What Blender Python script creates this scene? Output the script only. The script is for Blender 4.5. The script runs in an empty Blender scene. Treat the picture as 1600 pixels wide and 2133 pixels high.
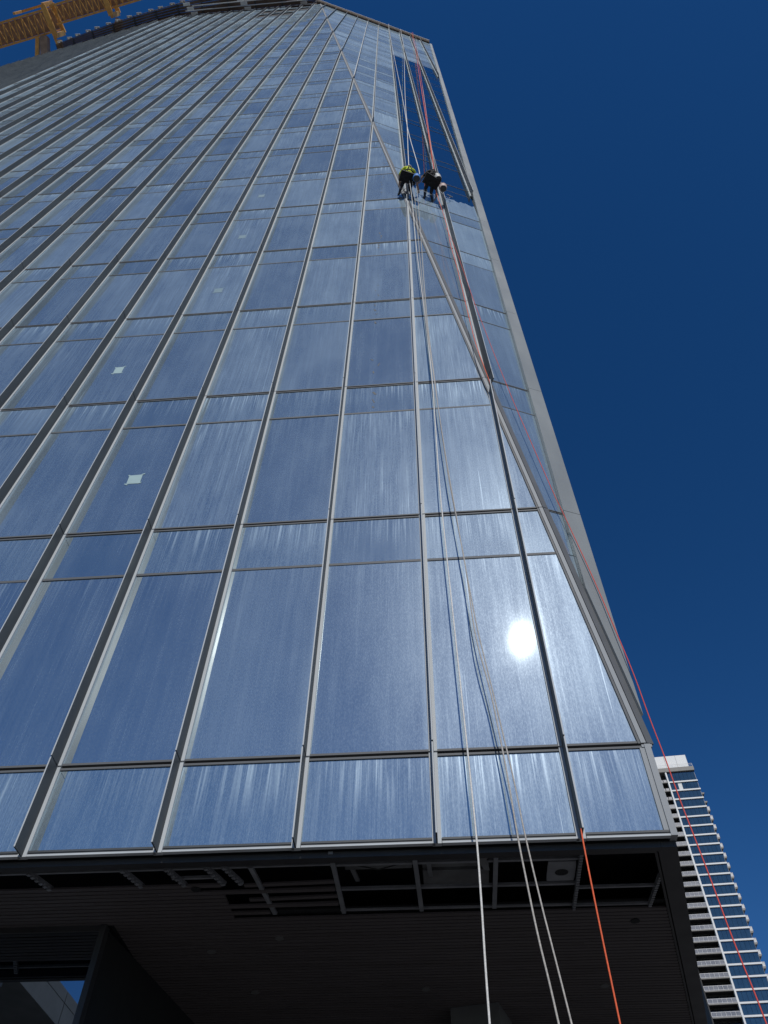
import bpy, bmesh, math, random
from mathutils import Vector, Matrix
random.seed(7)
sc = bpy.context.scene
COL = sc.collection
R = math.radians

# ------------------------------------------------------------------ camera
FPX = 1616.737
CR = Vector((0.99683616, 0.07883552, 0.01013104))
CU = Vector((0.05652172, -0.79269316, 0.60699493))
CF = Vector((-0.05588356, 0.60450187, 0.79464112))
CAM = Vector((-1.42731664, -7.87682397, 1.6))
cd = bpy.data.cameras.new('camera')
co = bpy.data.objects.new('camera', cd)
COL.objects.link(co)
cd.sensor_fit = 'HORIZONTAL'
cd.sensor_width = 36.0
cd.lens = FPX / 1600 * 36.0
cd.clip_start = 0.05
cd.clip_end = 5000
mw = Matrix.Identity(4)
for r_ in range(3):
    mw[r_][0] = CR[r_]; mw[r_][1] = CU[r_]; mw[r_][2] = -CF[r_]; mw[r_][3] = CAM[r_]
co.matrix_world = mw
sc.camera = co

# ------------------------------------------------------------------ sky, sun, exposure
SUN = Vector((0.1076, -0.727, 0.678)).normalized()
wd = bpy.data.worlds.new('World')
sc.world = wd
wd.use_nodes = True
wn = wd.node_tree
sky = wn.nodes.new('ShaderNodeTexSky')
sky.sky_type = 'NISHITA'
sky.sun_disc = False
sky.sun_elevation = math.asin(SUN.z)
sky.sun_rotation = math.atan2(SUN.x, SUN.y)
sky.altitude = 1700
sky.air_density = 1.0
sky.dust_density = 0.25
sky.ozone_density = 3.0
hs = wn.nodes.new('ShaderNodeHueSaturation')
hs.inputs['Hue'].default_value = 0.507
hs.inputs['Saturation'].default_value = 1.31
hs.inputs['Value'].default_value = 1.0
wn.links.new(sky.outputs[0], hs.inputs['Color'])
wn.links.new(hs.outputs[0], wn.nodes['Background'].inputs[0])
wn.nodes['Background'].inputs[1].default_value = 0.078
sl = bpy.data.lights.new('sun', 'SUN')
sl.energy = 3.0
sl.angle = R(0.5)
sl.color = (1.0, 0.96, 0.9)
so = bpy.data.objects.new('sun', sl)
COL.objects.link(so)
so.rotation_euler = SUN.to_track_quat('Z', 'Y').to_euler()
so.location = (30, -60, 80)
vs = sc.view_settings
vs.view_transform = 'Standard'
vs.look = 'None'
vs.exposure = 0.0
vs.gamma = 1.0
vs.use_curve_mapping = False
sc.cycles.use_denoising = True
sc.cycles.max_bounces = 8
sc.cycles.sample_clamp_indirect = 6.0

# ------------------------------------------------------------------ materials
def newmat(name):
    m = bpy.data.materials.new(name)
    m.use_nodes = True
    nt = m.node_tree
    return m, nt, nt.nodes['Principled BSDF'], nt.nodes['Material Output']

def node(nt, t, **kw):
    n = nt.nodes.new(t)
    for k, v in kw.items():
        setattr(n, k, v)
    return n

def math_(nt, op, a, b=None, c=None, clamp=False):
    n = nt.nodes.new('ShaderNodeMath')
    n.operation = op
    n.use_clamp = clamp
    for i, x in enumerate((a, b, c)):
        if x is None:
            continue
        if isinstance(x, (int, float)):
            n.inputs[i].default_value = x
        else:
            nt.links.new(x, n.inputs[i])
    return n.outputs[0]

def ramp(nt, f, lo, hi, o0=0.0, o1=1.0, smooth=True):
    n = nt.nodes.new('ShaderNodeMapRange')
    n.interpolation_type = 'SMOOTHSTEP' if smooth else 'LINEAR'
    nt.links.new(f, n.inputs[0])
    n.inputs[1].default_value = lo; n.inputs[2].default_value = hi
    n.inputs[3].default_value = o0; n.inputs[4].default_value = o1
    return n.outputs[0]

def noise(nt, vec, scale=1.0, detail=2.0, rough=0.5, dim='3D'):
    n = nt.nodes.new('ShaderNodeTexNoise')
    n.noise_dimensions = dim
    nt.links.new(vec, n.inputs['Vector'])
    n.inputs['Scale'].default_value = scale
    n.inputs['Detail'].default_value = detail
    n.inputs['Roughness'].default_value = rough
    return n.outputs['Fac']

def comb(nt, x, y, z):
    n = nt.nodes.new('ShaderNodeCombineXYZ')
    for i, v in enumerate((x, y, z)):
        if isinstance(v, (int, float)):
            n.inputs[i].default_value = v
        else:
            nt.links.new(v, n.inputs[i])
    return n.outputs[0]

def plain(name, col, rough=0.6, metal=0.0, var=0.12, nscale=3.0, streak=None, spec=0.5, bump=0.0):
    """painted / metal / fabric: base colour broken up by noise in world space"""
    m, nt, bs, out = newmat(name)
    geo = node(nt, 'ShaderNodeNewGeometry')
    vec = geo.outputs['Position']
    if streak:
        mp = node(nt, 'ShaderNodeMapping')
        mp.inputs['Scale'].default_value = streak
        nt.links.new(vec, mp.inputs[0]); vec = mp.outputs[0]
    f = noise(nt, vec, nscale, 4.0, 0.6)
    mx = node(nt, 'ShaderNodeMix', data_type='RGBA')
    nt.links.new(ramp(nt, f, 0.25, 0.75), mx.inputs[0])
    c0 = [max(0, c * (1 - var)) for c in col]; c1 = [min(1, c * (1 + var)) for c in col]
    mx.inputs[6].default_value = (*c0, 1); mx.inputs[7].default_value = (*c1, 1)
    nt.links.new(mx.outputs[2], bs.inputs['Base Color'])
    bs.inputs['Metallic'].default_value = metal
    nt.links.new(ramp(nt, f, 0.2, 0.8, max(0.02, rough - 0.08), min(1, rough + 0.08)), bs.inputs['Roughness'])
    bs.inputs['Specular IOR Level'].default_value = spec
    if bump:
        bp = node(nt, 'ShaderNodeBump')
        bp.inputs['Strength'].default_value = bump
        bp.inputs['Distance'].default_value = 0.02
        nt.links.new(noise(nt, vec, nscale * 6, 3.0), bp.inputs['Height'])
        nt.links.new(bp.outputs[0], bs.inputs['Normal'])
    return m

W = 1.524                      # mullion spacing
H = 4.617                      # storey height
L1 = 7.183
SP = 1.13                      # height of the spandrel pane
L0 = L1 - 1.146
ROOF = 120.1
def LV(k): return L1 + H * (k - 1)
def xc(z): return 0.96 - 0.1095 * (z - L1)          # the slanting fold in the wall, as x over height
ZB0 = L1 + 0.96 / 0.1095
PHI = R(21.8)

def facade_glass(name, hvec, origin, pitch, clean=None, base=0.0):
    """coated reflective glazing under a film of dried rain and dust"""
    m, nt, bs, out = newmat(name)
    nt.nodes.remove(bs)
    geo = node(nt, 'ShaderNodeNewGeometry')
    sub = node(nt, 'ShaderNodeVectorMath', operation='SUBTRACT')
    nt.links.new(geo.outputs['Position'], sub.inputs[0]); sub.inputs[1].default_value = origin
    dot = node(nt, 'ShaderNodeVectorMath', operation='DOT_PRODUCT')
    nt.links.new(sub.outputs[0], dot.inputs[0]); dot.inputs[1].default_value = hvec
    u = dot.outputs['Value']
    sep = node(nt, 'ShaderNodeSeparateXYZ'); nt.links.new(geo.outputs['Position'], sep.inputs[0])
    z = sep.outputs[2]
    col = math_(nt, 'FLOOR', math_(nt, 'DIVIDE', u, pitch))
    cu = math_(nt, 'FRACT', math_(nt, 'DIVIDE', u, pitch))
    lev = math_(nt, 'DIVIDE', math_(nt, 'SUBTRACT', z, L1), H)
    row = math_(nt, 'FLOOR', lev)
    fr = math_(nt, 'FRACT', lev)
    sp = math_(nt, 'GREATER_THAN', fr, 1 - SP / H)
    wn_ = node(nt, 'ShaderNodeTexWhiteNoise', noise_dimensions='3D')
    nt.links.new(comb(nt, col, row, sp), wn_.inputs['Vector'])
    rnd = wn_.outputs['Value']
    rs = math_(nt, 'MULTIPLY', rnd, 37.0)
    # fine and broad vertical run marks
    s1 = noise(nt, comb(nt, math_(nt, 'MULTIPLY', u, 55.0), math_(nt, 'MULTIPLY', z, 1.1), rs), 1.0, 3.0, 0.6)
    s2 = noise(nt, comb(nt, math_(nt, 'MULTIPLY', u, 14.0), math_(nt, 'MULTIPLY', z, 0.35), rs), 1.0, 3.0, 0.6)
    s3 = noise(nt, comb(nt, math_(nt, 'MULTIPLY', u, 95.0), math_(nt, 'MULTIPLY', z, 26.0), rs), 1.0, 2.0, 0.6)
    s4 = noise(nt, comb(nt, math_(nt, 'MULTIPLY', u, 5.0), math_(nt, 'MULTIPLY', z, 0.22), rs), 1.0, 4.0, 0.65)
    s5 = noise(nt, comb(nt, math_(nt, 'MULTIPLY', u, 24.0), math_(nt, 'MULTIPLY', z, 0.5), math_(nt, 'ADD', rs, 5.0)), 1.0, 2.0, 0.5)
    bl = noise(nt, comb(nt, math_(nt, 'MULTIPLY', u, 1.1), math_(nt, 'MULTIPLY', z, 0.45), rs), 1.0, 3.0, 0.6)
    sk = noise(nt, comb(nt, math_(nt, 'MULTIPLY', u, 90.0), math_(nt, 'MULTIPLY', z, 70.0), 0.0), 1.0, 2.0, 0.5)
    # drips that start under each horizontal joint and thin out downwards
    d_top = ramp(nt, fr, 0.80, 1.0)
    d_mid = ramp(nt, fr, 0.42, 1 - SP / H)
    d_mid = math_(nt, 'MULTIPLY', d_mid, math_(nt, 'SUBTRACT', 1.0, sp))
    dr = math_(nt, 'ADD', math_(nt, 'MULTIPLY', d_top, 1.0), math_(nt, 'MULTIPLY', d_mid, 0.4))
    dr = math_(nt, 'MULTIPLY', dr, ramp(nt, s1, 0.48, 0.72))
    # film along the pane edges
    ed = math_(nt, 'ABSOLUTE', math_(nt, 'SUBTRACT', cu, 0.5))
    ed = ramp(nt, ed, 0.40, 0.49)
    fw = noise(nt, comb(nt, math_(nt, 'MULTIPLY', u, 70.0), math_(nt, 'MULTIPLY', z, 0.45), math_(nt, 'ADD', rs, 11.0)), 1.0, 1.0, 0.5)
    few = math_(nt, 'MULTIPLY', ramp(nt, fw, 0.66, 0.74), ramp(nt, bl, 0.42, 0.62))     # a few thin dried runs
    wn2 = node(nt, 'ShaderNodeTexWhiteNoise', noise_dimensions='3D')
    nt.links.new(comb(nt, row, sp, col), wn2.inputs['Vector'])
    amp = math_(nt, 'MULTIPLY_ADD', math_(nt, 'POWER', wn2.outputs['Value'], 1.6), 1.7, 0.25)   # some panes streaky, others only hazy
    d = math_(nt, 'MULTIPLY', ramp(nt, s1, 0.38, 0.78), 0.055)
    d = math_(nt, 'MULTIPLY_ADD', ramp(nt, s2, 0.38, 0.8), 0.045, d)
    d = math_(nt, 'MULTIPLY', d, amp)
    d = math_(nt, 'MULTIPLY_ADD', ramp(nt, s3, 0.38, 0.72), 0.085, d)
    d = math_(nt, 'MULTIPLY_ADD', ramp(nt, bl, 0.25, 0.75), 0.08, d)
    d = math_(nt, 'MULTIPLY_ADD', ramp(nt, s4, 0.45, 0.8), 0.08, d)
    d = math_(nt, 'MULTIPLY_ADD', math_(nt, 'MULTIPLY', few, amp), 0.22, d)
    d2 = math_(nt, 'MULTIPLY', math_(nt, 'ADD', d_top, math_(nt, 'MULTIPLY', d_mid, 0.45)), ramp(nt, s5, 0.50, 0.70))
    d = math_(nt, 'MULTIPLY_ADD', math_(nt, 'MULTIPLY', d2, amp), 0.24, d)
    d = math_(nt, 'MULTIPLY_ADD', dr, 0.10, d)
    d = math_(nt, 'MULTIPLY_ADD', ed, 0.07, d)
    d = math_(nt, 'MULTIPLY_ADD', ramp(nt, sk, 0.68, 0.78), 0.14, d)
    d = math_(nt, 'ADD', d, ramp(nt, z, 7.0, 24.0, 0.10 + base, 0.18 + base))
    d = math_(nt, 'MULTIPLY', d, math_(nt, 'MULTIPLY_ADD', rnd, 0.60, 0.70))
    if clean:
        zt, s_left, zb = clean
        wob = noise(nt, comb(nt, math_(nt, 'MULTIPLY', u, 2.6), 0.0, 3.0), 1.0, 2.0)
        wv = math_(nt, 'MULTIPLY_ADD', wob, 1.1, zb - 0.55)
        inside = math_(nt, 'MULTIPLY', math_(nt, 'GREATER_THAN', z, wv), math_(nt, 'LESS_THAN', z, zt))
        inside = math_(nt, 'MULTIPLY', inside, math_(nt, 'GREATER_THAN', u, s_left))
        resid = math_(nt, 'MULTIPLY', ramp(nt, s2, 0.66, 0.74), 0.12)
        resid = math_(nt, 'MULTIPLY', resid, ramp(nt, z, zb + 5, zb + 1))
        keep = math_(nt, 'SUBTRACT', 1.0, inside)
        d = math_(nt, 'ADD', math_(nt, 'MULTIPLY', d, keep), math_(nt, 'MULTIPLY', resid, inside))
    d = math_(nt, 'MINIMUM', d, 0.75)
    # clean coated glass
    body = node(nt, 'ShaderNodeBsdfDiffuse'); body.inputs['Color'].default_value = (0.010, 0.017, 0.03, 1)
    gl = node(nt, 'ShaderNodeBsdfGlossy', distribution='GGX')
    gl.inputs['Roughness'].default_value = 0.0155
    mxg = node(nt, 'ShaderNodeMix', data_type='RGBA')
    nt.links.new(math_(nt, 'MULTIPLY_ADD', rnd, 0.25, math_(nt, 'MULTIPLY', sp, 0.75)), mxg.inputs[0])
    mxg.inputs[6].default_value = (0.80, 0.93, 0.98, 1); mxg.inputs[7].default_value = (0.84, 1.0, 1.0, 1)
    nt.links.new(mxg.outputs[2], gl.inputs['Color'])
    lw = node(nt, 'ShaderNodeFresnel'); lw.inputs['IOR'].default_value = 2.6
    fac = math_(nt, 'MULTIPLY_ADD', lw.outputs[0], 0.9, 0.34, clamp=True)
    glass = node(nt, 'ShaderNodeMixShader')
    nt.links.new(fac, glass.inputs[0]); nt.links.new(body.outputs[0], glass.inputs[1]); nt.links.new(gl.outputs[0], glass.inputs[2])
    # dust film: dull scatter plus a broad sheen
    df = node(nt, 'ShaderNodeBsdfDiffuse'); df.inputs['Color'].default_value = (0.44, 0.575, 0.68, 1)
    sh = node(nt, 'ShaderNodeBsdfGlossy', distribution='GGX')
    sh.inputs['Roughness'].default_value = 0.36; sh.inputs['Color'].default_value = (0.66, 0.8, 0.95, 1)
    ha = node(nt, 'ShaderNodeBsdfGlossy', distribution='GGX')
    ha.inputs['Roughness'].default_value = 0.16; ha.inputs['Color'].default_value = (0.75, 0.87, 1.0, 1)
    shine = node(nt, 'ShaderNodeMixShader'); shine.inputs[0].default_value = 0.04
    nt.links.new(sh.outputs[0], shine.inputs[1]); nt.links.new(ha.outputs[0], shine.inputs[2])
    film = node(nt, 'ShaderNodeMixShader'); film.inputs[0].default_value = 0.13
    nt.links.new(df.outputs[0], film.inputs[1]); nt.links.new(shine.outputs[0], film.inputs[2])
    fin = node(nt, 'ShaderNodeMixShader')
    nt.links.new(d, fin.inputs[0]); nt.links.new(glass.outputs[0], fin.inputs[1]); nt.links.new(film.outputs[0], fin.inputs[2])
    nt.links.new(fin.outputs[0], out.inputs['Surface'])
    return m

def simple_glass(name, tint=(0.6, 0.7, 0.8), dark=(0.01, 0.014, 0.02), ior=2.0, rough=0.02, base=0.05):
    m, nt, bs, out = newmat(name)
    nt.nodes.remove(bs)
    geo = node(nt, 'ShaderNodeNewGeometry')
    f = noise(nt, geo.outputs['Position'], 0.6, 3.0)
    body = node(nt, 'ShaderNodeBsdfDiffuse')
    mx = node(nt, 'ShaderNodeMix', data_type='RGBA'); nt.links.new(f, mx.inputs[0])
    mx.inputs[6].default_value = (*[c * .6 for c in dark], 1); mx.inputs[7].default_value = (*[c * 1.5 for c in dark], 1)
    nt.links.new(mx.outputs[2], body.inputs['Color'])
    gl = node(nt, 'ShaderNodeBsdfGlossy'); gl.inputs['Roughness'].default_value = rough
    gl.inputs['Color'].default_value = (*tint, 1)
    fr = node(nt, 'ShaderNodeFresnel'); fr.inputs['IOR'].default_value = ior
    fac = math_(nt, 'ADD', fr.outputs[0], base, clamp=True)
    mix = node(nt, 'ShaderNodeMixShader')
    nt.links.new(fac, mix.inputs[0]); nt.links.new(body.outputs[0], mix.inputs[1]); nt.links.new(gl.outputs[0], mix.inputs[2])
    nt.links.new(mix.outputs[0], out.inputs['Surface'])
    return m

M = {}
M['alu'] = plain('grey_anodised_aluminium', (0.47, 0.50, 0.52), 0.62, 0.0, 0.08, 1.6, (1, 1, 0.25), 0.25)
M['fin'] = plain('fin_aluminium', (0.07, 0.078, 0.086), 0.5, 0.0, 0.10, 1.3, (1, 1, 0.25), 0.25)
M['transom'] = plain('transom_aluminium', (0.115, 0.122, 0.13), 0.6, 0.0, 0.1, 1.3, (0.3, 1, 1), 0.25)
M['fold'] = plain('fold_cover_grey', (0.29, 0.31, 0.325), 0.6, 0.0, 0.08, 1.2, (1, 1, 0.3), 0.25)
M['panel'] = plain('grey_metal_panel', (0.25, 0.27, 0.27), 0.5, 0.1, 0.08, 0.9, (1, 1, 0.4))
M['dark'] = plain('dark_backing', (0.009, 0.010, 0.012), 0.8)
M['hull'] = plain('inner_wall_dark', (0.02, 0.022, 0.026), 0.85)
M['blackmetal'] = plain('black_trim_metal', (0.034, 0.034, 0.037), 0.5, 0.0, 0.15)
M['plank'] = plain('dark_stained_plank', (0.088, 0.078, 0.080), 0.65, 0.0, 0.12, 2.0, (0.6, 8, 1))
M['plank_red'] = plain('red_brown_stained_plank', (0.062, 0.044, 0.044), 0.7, 0.0, 0.15, 2.0, (0.6, 8, 1))
M['plank_mid'] = plain('brown_stained_plank', (0.082, 0.072, 0.073), 0.65, 0.0, 0.15, 2.0, (0.6, 8, 1))
M['steel'] = plain('galvanised_steel', (0.24, 0.25, 0.27), 0.5, 0.3, 0.15, 6.0)
M['insul'] = plain('grey_insulation', (0.13, 0.135, 0.14), 0.9, 0, 0.25, 3.0, bump=0.4)
M['plaster'] = plain('downlight_glass', (0.12, 0.12, 0.12), 0.5)
M['concrete'] = plain('concrete', (0.32, 0.31, 0.29), 0.85, 0, 0.15, 0.8, bump=0.15)
M['colconc'] = plain('dark_column_cladding', (0.11, 0.115, 0.12), 0.8, 0, 0.15, 1.5)
M['asphalt'] = plain('asphalt', (0.05, 0.05, 0.052), 0.9, 0, 0.2, 4.0, bump=0.3)
M['ground'] = plain('street_concrete', (0.12, 0.117, 0.113), 0.9, 0, 0.18, 0.5, bump=0.2)
M['white'] = plain('white_paint', (0.70, 0.71, 0.70), 0.6, 0, 0.05, 0.4)
M['beige'] = plain('beige_slab', (0.27, 0.26, 0.24), 0.8, 0, 0.1, 0.5)
M['resi_rail'] = plain('pale_grey_railing', (0.62, 0.62, 0.62), 0.6)
M['rail_panel'] = plain('grey_rail_panel', (0.15, 0.16, 0.19), 0.35, 0, 0.1, 0.6)
M['resi_glass'] = simple_glass('blue_tower_glass', (0.6, 0.75, 0.85), (0.02, 0.045, 0.07), 1.8, 0.03, 0.08)
M['resi_pale'] = plain('pale_blind', (0.55, 0.57, 0.57), 0.5)
M['door_glass'] = simple_glass('balcony_door_glass', (0.5, 0.6, 0.7), (0.02, 0.022, 0.025), 1.6)
M['wall_and_shade'] = plain('dark_wall_and_slab_shade', (0.05, 0.05, 0.05), 0.9)  # dark walls, and the painted shade under the balcony slabs
M['lobby_glass'] = simple_glass('lobby_glass', (0.8, 0.9, 1.0), (0.002, 0.003, 0.005), 2.0, 0.01, 0.22)
M['crane'] = plain('crane_yellow', (0.74, 0.42, 0.12), 0.45, 0, 0.2, 1.2)
M['cranebrown'] = plain('crane_weathered_grating', (0.30, 0.22, 0.18), 0.6, 0, 0.25, 1.2)
M['brown'] = plain('brown_scaffold_board', (0.13, 0.095, 0.075), 0.8, 0, 0.3, 0.8)
M['tan'] = plain('tan_coping', (0.42, 0.33, 0.25), 0.6, 0, 0.12, 0.6)
M['rope_w'] = plain('white_rope', (0.72, 0.70, 0.66), 0.8, 0, 0.2, 60.0)
M['rope_g'] = plain('grey_rope', (0.46, 0.43, 0.39), 0.8, 0, 0.25, 60.0)
M['rope_o'] = plain('orange_rope', (0.80, 0.13, 0.045), 0.7, 0, 0.2, 60.0)
M['rope_r'] = plain('red_rope', (0.62, 0.07, 0.05), 0.7, 0, 0.2, 60.0)
M['black'] = plain('black_webbing', (0.018, 0.018, 0.02), 0.7)
M['pants'] = plain('dark_trousers', (0.025, 0.03, 0.04), 0.9, 0, 0.3, 12)
M['hivis'] = plain('hi_vis_yellow', (0.62, 0.72, 0.03), 0.8, 0, 0.15, 14)
M['darkshirt'] = plain('black_shirt', (0.022, 0.02, 0.022), 0.9, 0, 0.3, 14)
M['skin'] = plain('skin', (0.42, 0.25, 0.18), 0.6, 0, 0.1, 20)
M['boot'] = plain('work_boot', (0.05, 0.045, 0.04), 0.7)
M['helmet'] = plain('white_helmet', (0.75, 0.75, 0.74), 0.35, 0, 0.04)
M['hair'] = plain('hair', (0.02, 0.015, 0.012), 0.9)
M['bucket_b'] = plain('blue_bucket', (0.07, 0.22, 0.55), 0.45, 0, 0.1, 8)
M['bucket_w'] = plain('white_bucket', (0.55, 0.55, 0.52), 0.5, 0, 0.12, 10)
M['bucket_p'] = plain('stained_bucket', (0.52, 0.40, 0.36), 0.55, 0, 0.2, 10)
M['bucket_bot'] = plain('bucket_underside', (0.07, 0.07, 0.07), 0.7)
M['paper'] = plain('pale_paper', (0.34, 0.47, 0.48), 0.7, 0, 0.06, 6)
M['paper_dim'] = plain('dim_paper', (0.16, 0.25, 0.30), 0.7, 0, 0.08, 6)  # darker tone for the upper sheets, which show only faintly behind glass
M['yellowseat'] = M['black']

# ------------------------------------------------------------------ mesh helpers
class MB:
    def __init__(self):
        self.v = []; self.f = []; self.mi = []
    def poly(self, pts, idx=0):
        n = len(self.v); self.v += [tuple(p) for p in pts]; self.f.append(tuple(range(n, n + len(pts)))); self.mi.append(idx)
    def prism(self, pts, axis, idx=0):
        """pts: counter-clockwise seen from the tip of axis; front face at pts, back at pts - axis"""
        a = Vector(axis); n = len(self.v); k = len(pts)
        self.v += [tuple(Vector(p)) for p in pts] + [tuple(Vector(p) - a) for p in pts]
        self.f.append(tuple(range(n, n + k))); self.f.append(tuple(range(n + 2 * k - 1, n + k - 1, -1)))
        self.mi += [idx, idx]
        for i in range(k):
            j = (i + 1) % k
            self.f.append((n + j, n + i, n + k + i, n + k + j)); self.mi.append(idx)
    def box(self, lo, hi, idx=0):
        x0, y0, z0 = lo; x1, y1, z1 = hi
        self.prism([(x0, y0, z1), (x1, y0, z1), (x1, y1, z1), (x0, y1, z1)], (0, 0, z1 - z0), idx)
    def bar(self, a, b, w, h=None, up=(0, 0, 1), idx=0):
        a = Vector(a); b = Vector(b); d = (b - a); h = h or w
        dn = d.normalized(); x = dn.cross(Vector(up))
        if x.length < 1e-4: x = dn.cross(Vector((1, 0, 0)))
        x.normalize(); y = x.cross(dn)
        q = [b + x * sx * w / 2 + y * sy * h / 2 for sx, sy in ((-1, -1), (1, -1), (1, 1), (-1, 1))]
        self.prism(q[::-1] if (q[1] - q[0]).cross(q[2] - q[1]).dot(dn) < 0 else q, d, idx)
    def tube(self, pts, r, n=8, idx=0, caps=True):
        pts = [Vector(p) for p in pts]; rings = []
        rr = r if isinstance(r, (list, tuple)) else [r] * len(pts)
        ref = Vector((0.3, 1, 0.2)).normalized()
        for i, p in enumerate(pts):
            t = (pts[min(i + 1, len(pts) - 1)] - pts[max(i - 1, 0)]).normalized()
            x = t.cross(ref)
            if x.length < 1e-3: x = t.cross(Vector((1, 0, 0)))
            x.normalize(); y = t.cross(x)
            st = len(self.v)
            for k in range(n):
                a = 2 * math.pi * k / n
                self.v.append(tuple(p + (x * math.cos(a) + y * math.sin(a)) * rr[i]))
            rings.append(st)
        for a, b in zip(rings, rings[1:]):
            for k in range(n):
                k2 = (k + 1) % n
                self.f.append((a + k, a + k2, b + k2, b + k)); self.mi.append(idx)
        if caps:
            self.f.append(tuple(rings[0] + k for k in range(n))[::-1]); self.mi.append(idx)
            self.f.append(tuple(rings[-1] + k for k in range(n))); self.mi.append(idx)
    def mesh(self, name, mats, smooth=False):
        me = bpy.data.meshes.new(name)
        me.from_pydata(self.v, [], self.f)
        for m in (mats if isinstance(mats, (list, tuple)) else [mats]):
            me.materials.append(m)
        me.polygons.foreach_set('material_index', self.mi)
        if smooth:
            me.polygons.foreach_set('use_smooth', [True] * len(me.polygons))
        me.update()
        return me
    def build(self, name, mats, parent=None, smooth=False):
        return link(name, self.mesh(name, mats, smooth), parent)

def link(name, me, parent=None, mat=None):
    o = bpy.data.objects.new(name, me)
    COL.objects.link(o)
    if parent is not None: o.parent = parent
    if mat is not None: o.matrix_local = mat
    return o

def tag(o, label, cat, group=None, kind=None):
    o['label'] = label; o['category'] = cat
    if group: o['group'] = group
    if kind: o['kind'] = kind
    return o

def empty(name, loc=(0, 0, 0), label=None, cat=None, group=None):
    o = bpy.data.objects.new(name, None)
    COL.objects.link(o); o.location = loc
    o.empty_display_size = 0.2
    if label: tag(o, label, cat, group)
    return o

def structure(o):
    o['kind'] = 'structure'; return o

def project(p):
    v = Vector(p) - CAM; d = v.dot(CF)
    if d <= 0.1: return None
    return (800 + FPX * v.dot(CR) / d, 1066.5 - FPX * v.dot(CU) / d)

def shown_area(pts):
    """area in photograph pixels of the part of a world polygon inside the frame"""
    q = []
    for p in pts:
        s = project(p)
        if s is None: return 0.0
        q.append(s)
    for ax, lim, sg in ((0, 0, 1), (0, 1600, -1), (1, 0, 1), (1, 2133, -1)):
        o = []
        for i in range(len(q)):
            a, b = q[i], q[(i + 1) % len(q)]
            da, db = (a[ax] - lim) * sg, (b[ax] - lim) * sg
            if da >= 0: o.append(a)
            if da * db < 0:
                t = da / (da - db); o.append((a[0] + (b[0] - a[0]) * t, a[1] + (b[1] - a[1]) * t))
        q = o
        if len(q) < 3: return 0.0
    return abs(sum(q[i][0] * q[(i + 1) % len(q)][1] - q[(i + 1) % len(q)][0] * q[i][1] for i in range(len(q)))) / 2

def clip(poly, a, b, c):
    """keep a*u + b*v <= c"""
    o = []
    for i in range(len(poly)):
        p, q = poly[i], poly[(i + 1) % len(poly)]
        dp, dq = a * p[0] + b * p[1] - c, a * q[0] + b * q[1] - c
        if dp <= 0: o.append(p)
        if dp * dq < 0:
            t = dp / (dp - dq); o.append((p[0] + (q[0] - p[0]) * t, p[1] + (q[1] - p[1]) * t))
    out = []
    for p in o:
        if not out or (abs(p[0] - out[-1][0]) + abs(p[1] - out[-1][1])) > 1e-5: out.append(p)
    if len(out) > 2 and abs(out[0][0] - out[-1][0]) + abs(out[0][1] - out[-1][1]) < 1e-5: out.pop()
    return out

def parea(p):
    return abs(sum(p[i][0] * p[(i + 1) % len(p)][1] - p[(i + 1) % len(p)][0] * p[i][1] for i in range(len(p)))) / 2

class Face:
    def __init__(s, origin, h, g, z0):
        s.o = Vector(origin); s.h = Vector(h).normalized(); s.gl = Vector(g).length; s.g = Vector(g).normalized()
        s.n = s.h.cross(s.g).normalized(); s.z0 = z0
        m = Matrix.Identity(4)
        for r in range(3):
            m[r][0] = s.h[r]; m[r][1] = s.g[r]; m[r][2] = s.n[r]; m[r][3] = s.o[r]
        s.m = m
    def v(s, z): return (z - s.z0) * s.gl
    def P(s, u, z, o=0.0): return s.o + s.h * u + s.g * s.v(z) + s.n * o

FA = Face((0, 0, 0), (1, 0, 0), (0, 0, 1), 0.0)
HB = Vector((math.cos(PHI), math.sin(PHI), 0))
FB = Face((0, 0, ZB0), HB, (-0.0151, 0.0378, 1.0), ZB0)
XL = -31.2
AD = R(9)
FD = Face((XL, 0, 0), (math.cos(AD), -math.sin(AD), 0), (0, 0, 1), 0.0)
PB = W * math.cos(PHI)                                   # mullion spacing measured along the folded face
def s_c(z): return -0.1095 * math.cos(PHI) * (z - ZB0)
def s_o(z): return 0.93 + 0.0314 * (z - L1)
EW = 0.30
def s_e(z): return s_o(z) - EW

M['glassA'] = facade_glass('dusty_front_glass', FA.h, FA.o, W)
M['glassB'] = facade_glass('dusty_folded_glass', FB.h, FB.o, PB, clean=(84.9, -PB, 32.4), base=0.10)
M['glassD'] = facade_glass('dusty_side_glass', FD.h, FD.o, W)

# ------------------------------------------------------------------ ground
g = MB(); g.poly([(-1500, -1500, 0), (1500, -1500, 0), (1500, 1500, 0), (-1500, 1500, 0)])
structure(g.build('ground', M['ground']))
g = MB(); g.box((-120, -34, 0.004), (120, -14, 0.006)); structure(g.build('road', M['asphalt']))
g = MB(); g.box((-120, -14.15, 0.0), (120, -13.95, 0.13)); structure(g.build('kerb', M['concrete']))

# ------------------------------------------------------------------ the office tower
tower = empty('office_tower', (0, 0, 0), 'tall blue glass office tower with vertical metal fins and a slanting fold', 'tower')

def facade_cells():
    rows = [(L0 + 0.075, L1, 'sp')]
    for k in range(1, 26):
        top = LV(k + 1)
        if LV(k) + H - SP < ROOF:
            rows.append((LV(k), top - SP, 'vis'))
            if top <= ROOF: rows.append((top - SP, top, 'sp'))
        else:
            rows.append((LV(k), ROOF, 'vis'))
    return rows
ROWS = facade_cells()
GAP = {'j': 0.047, 't': 0.024}

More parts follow.
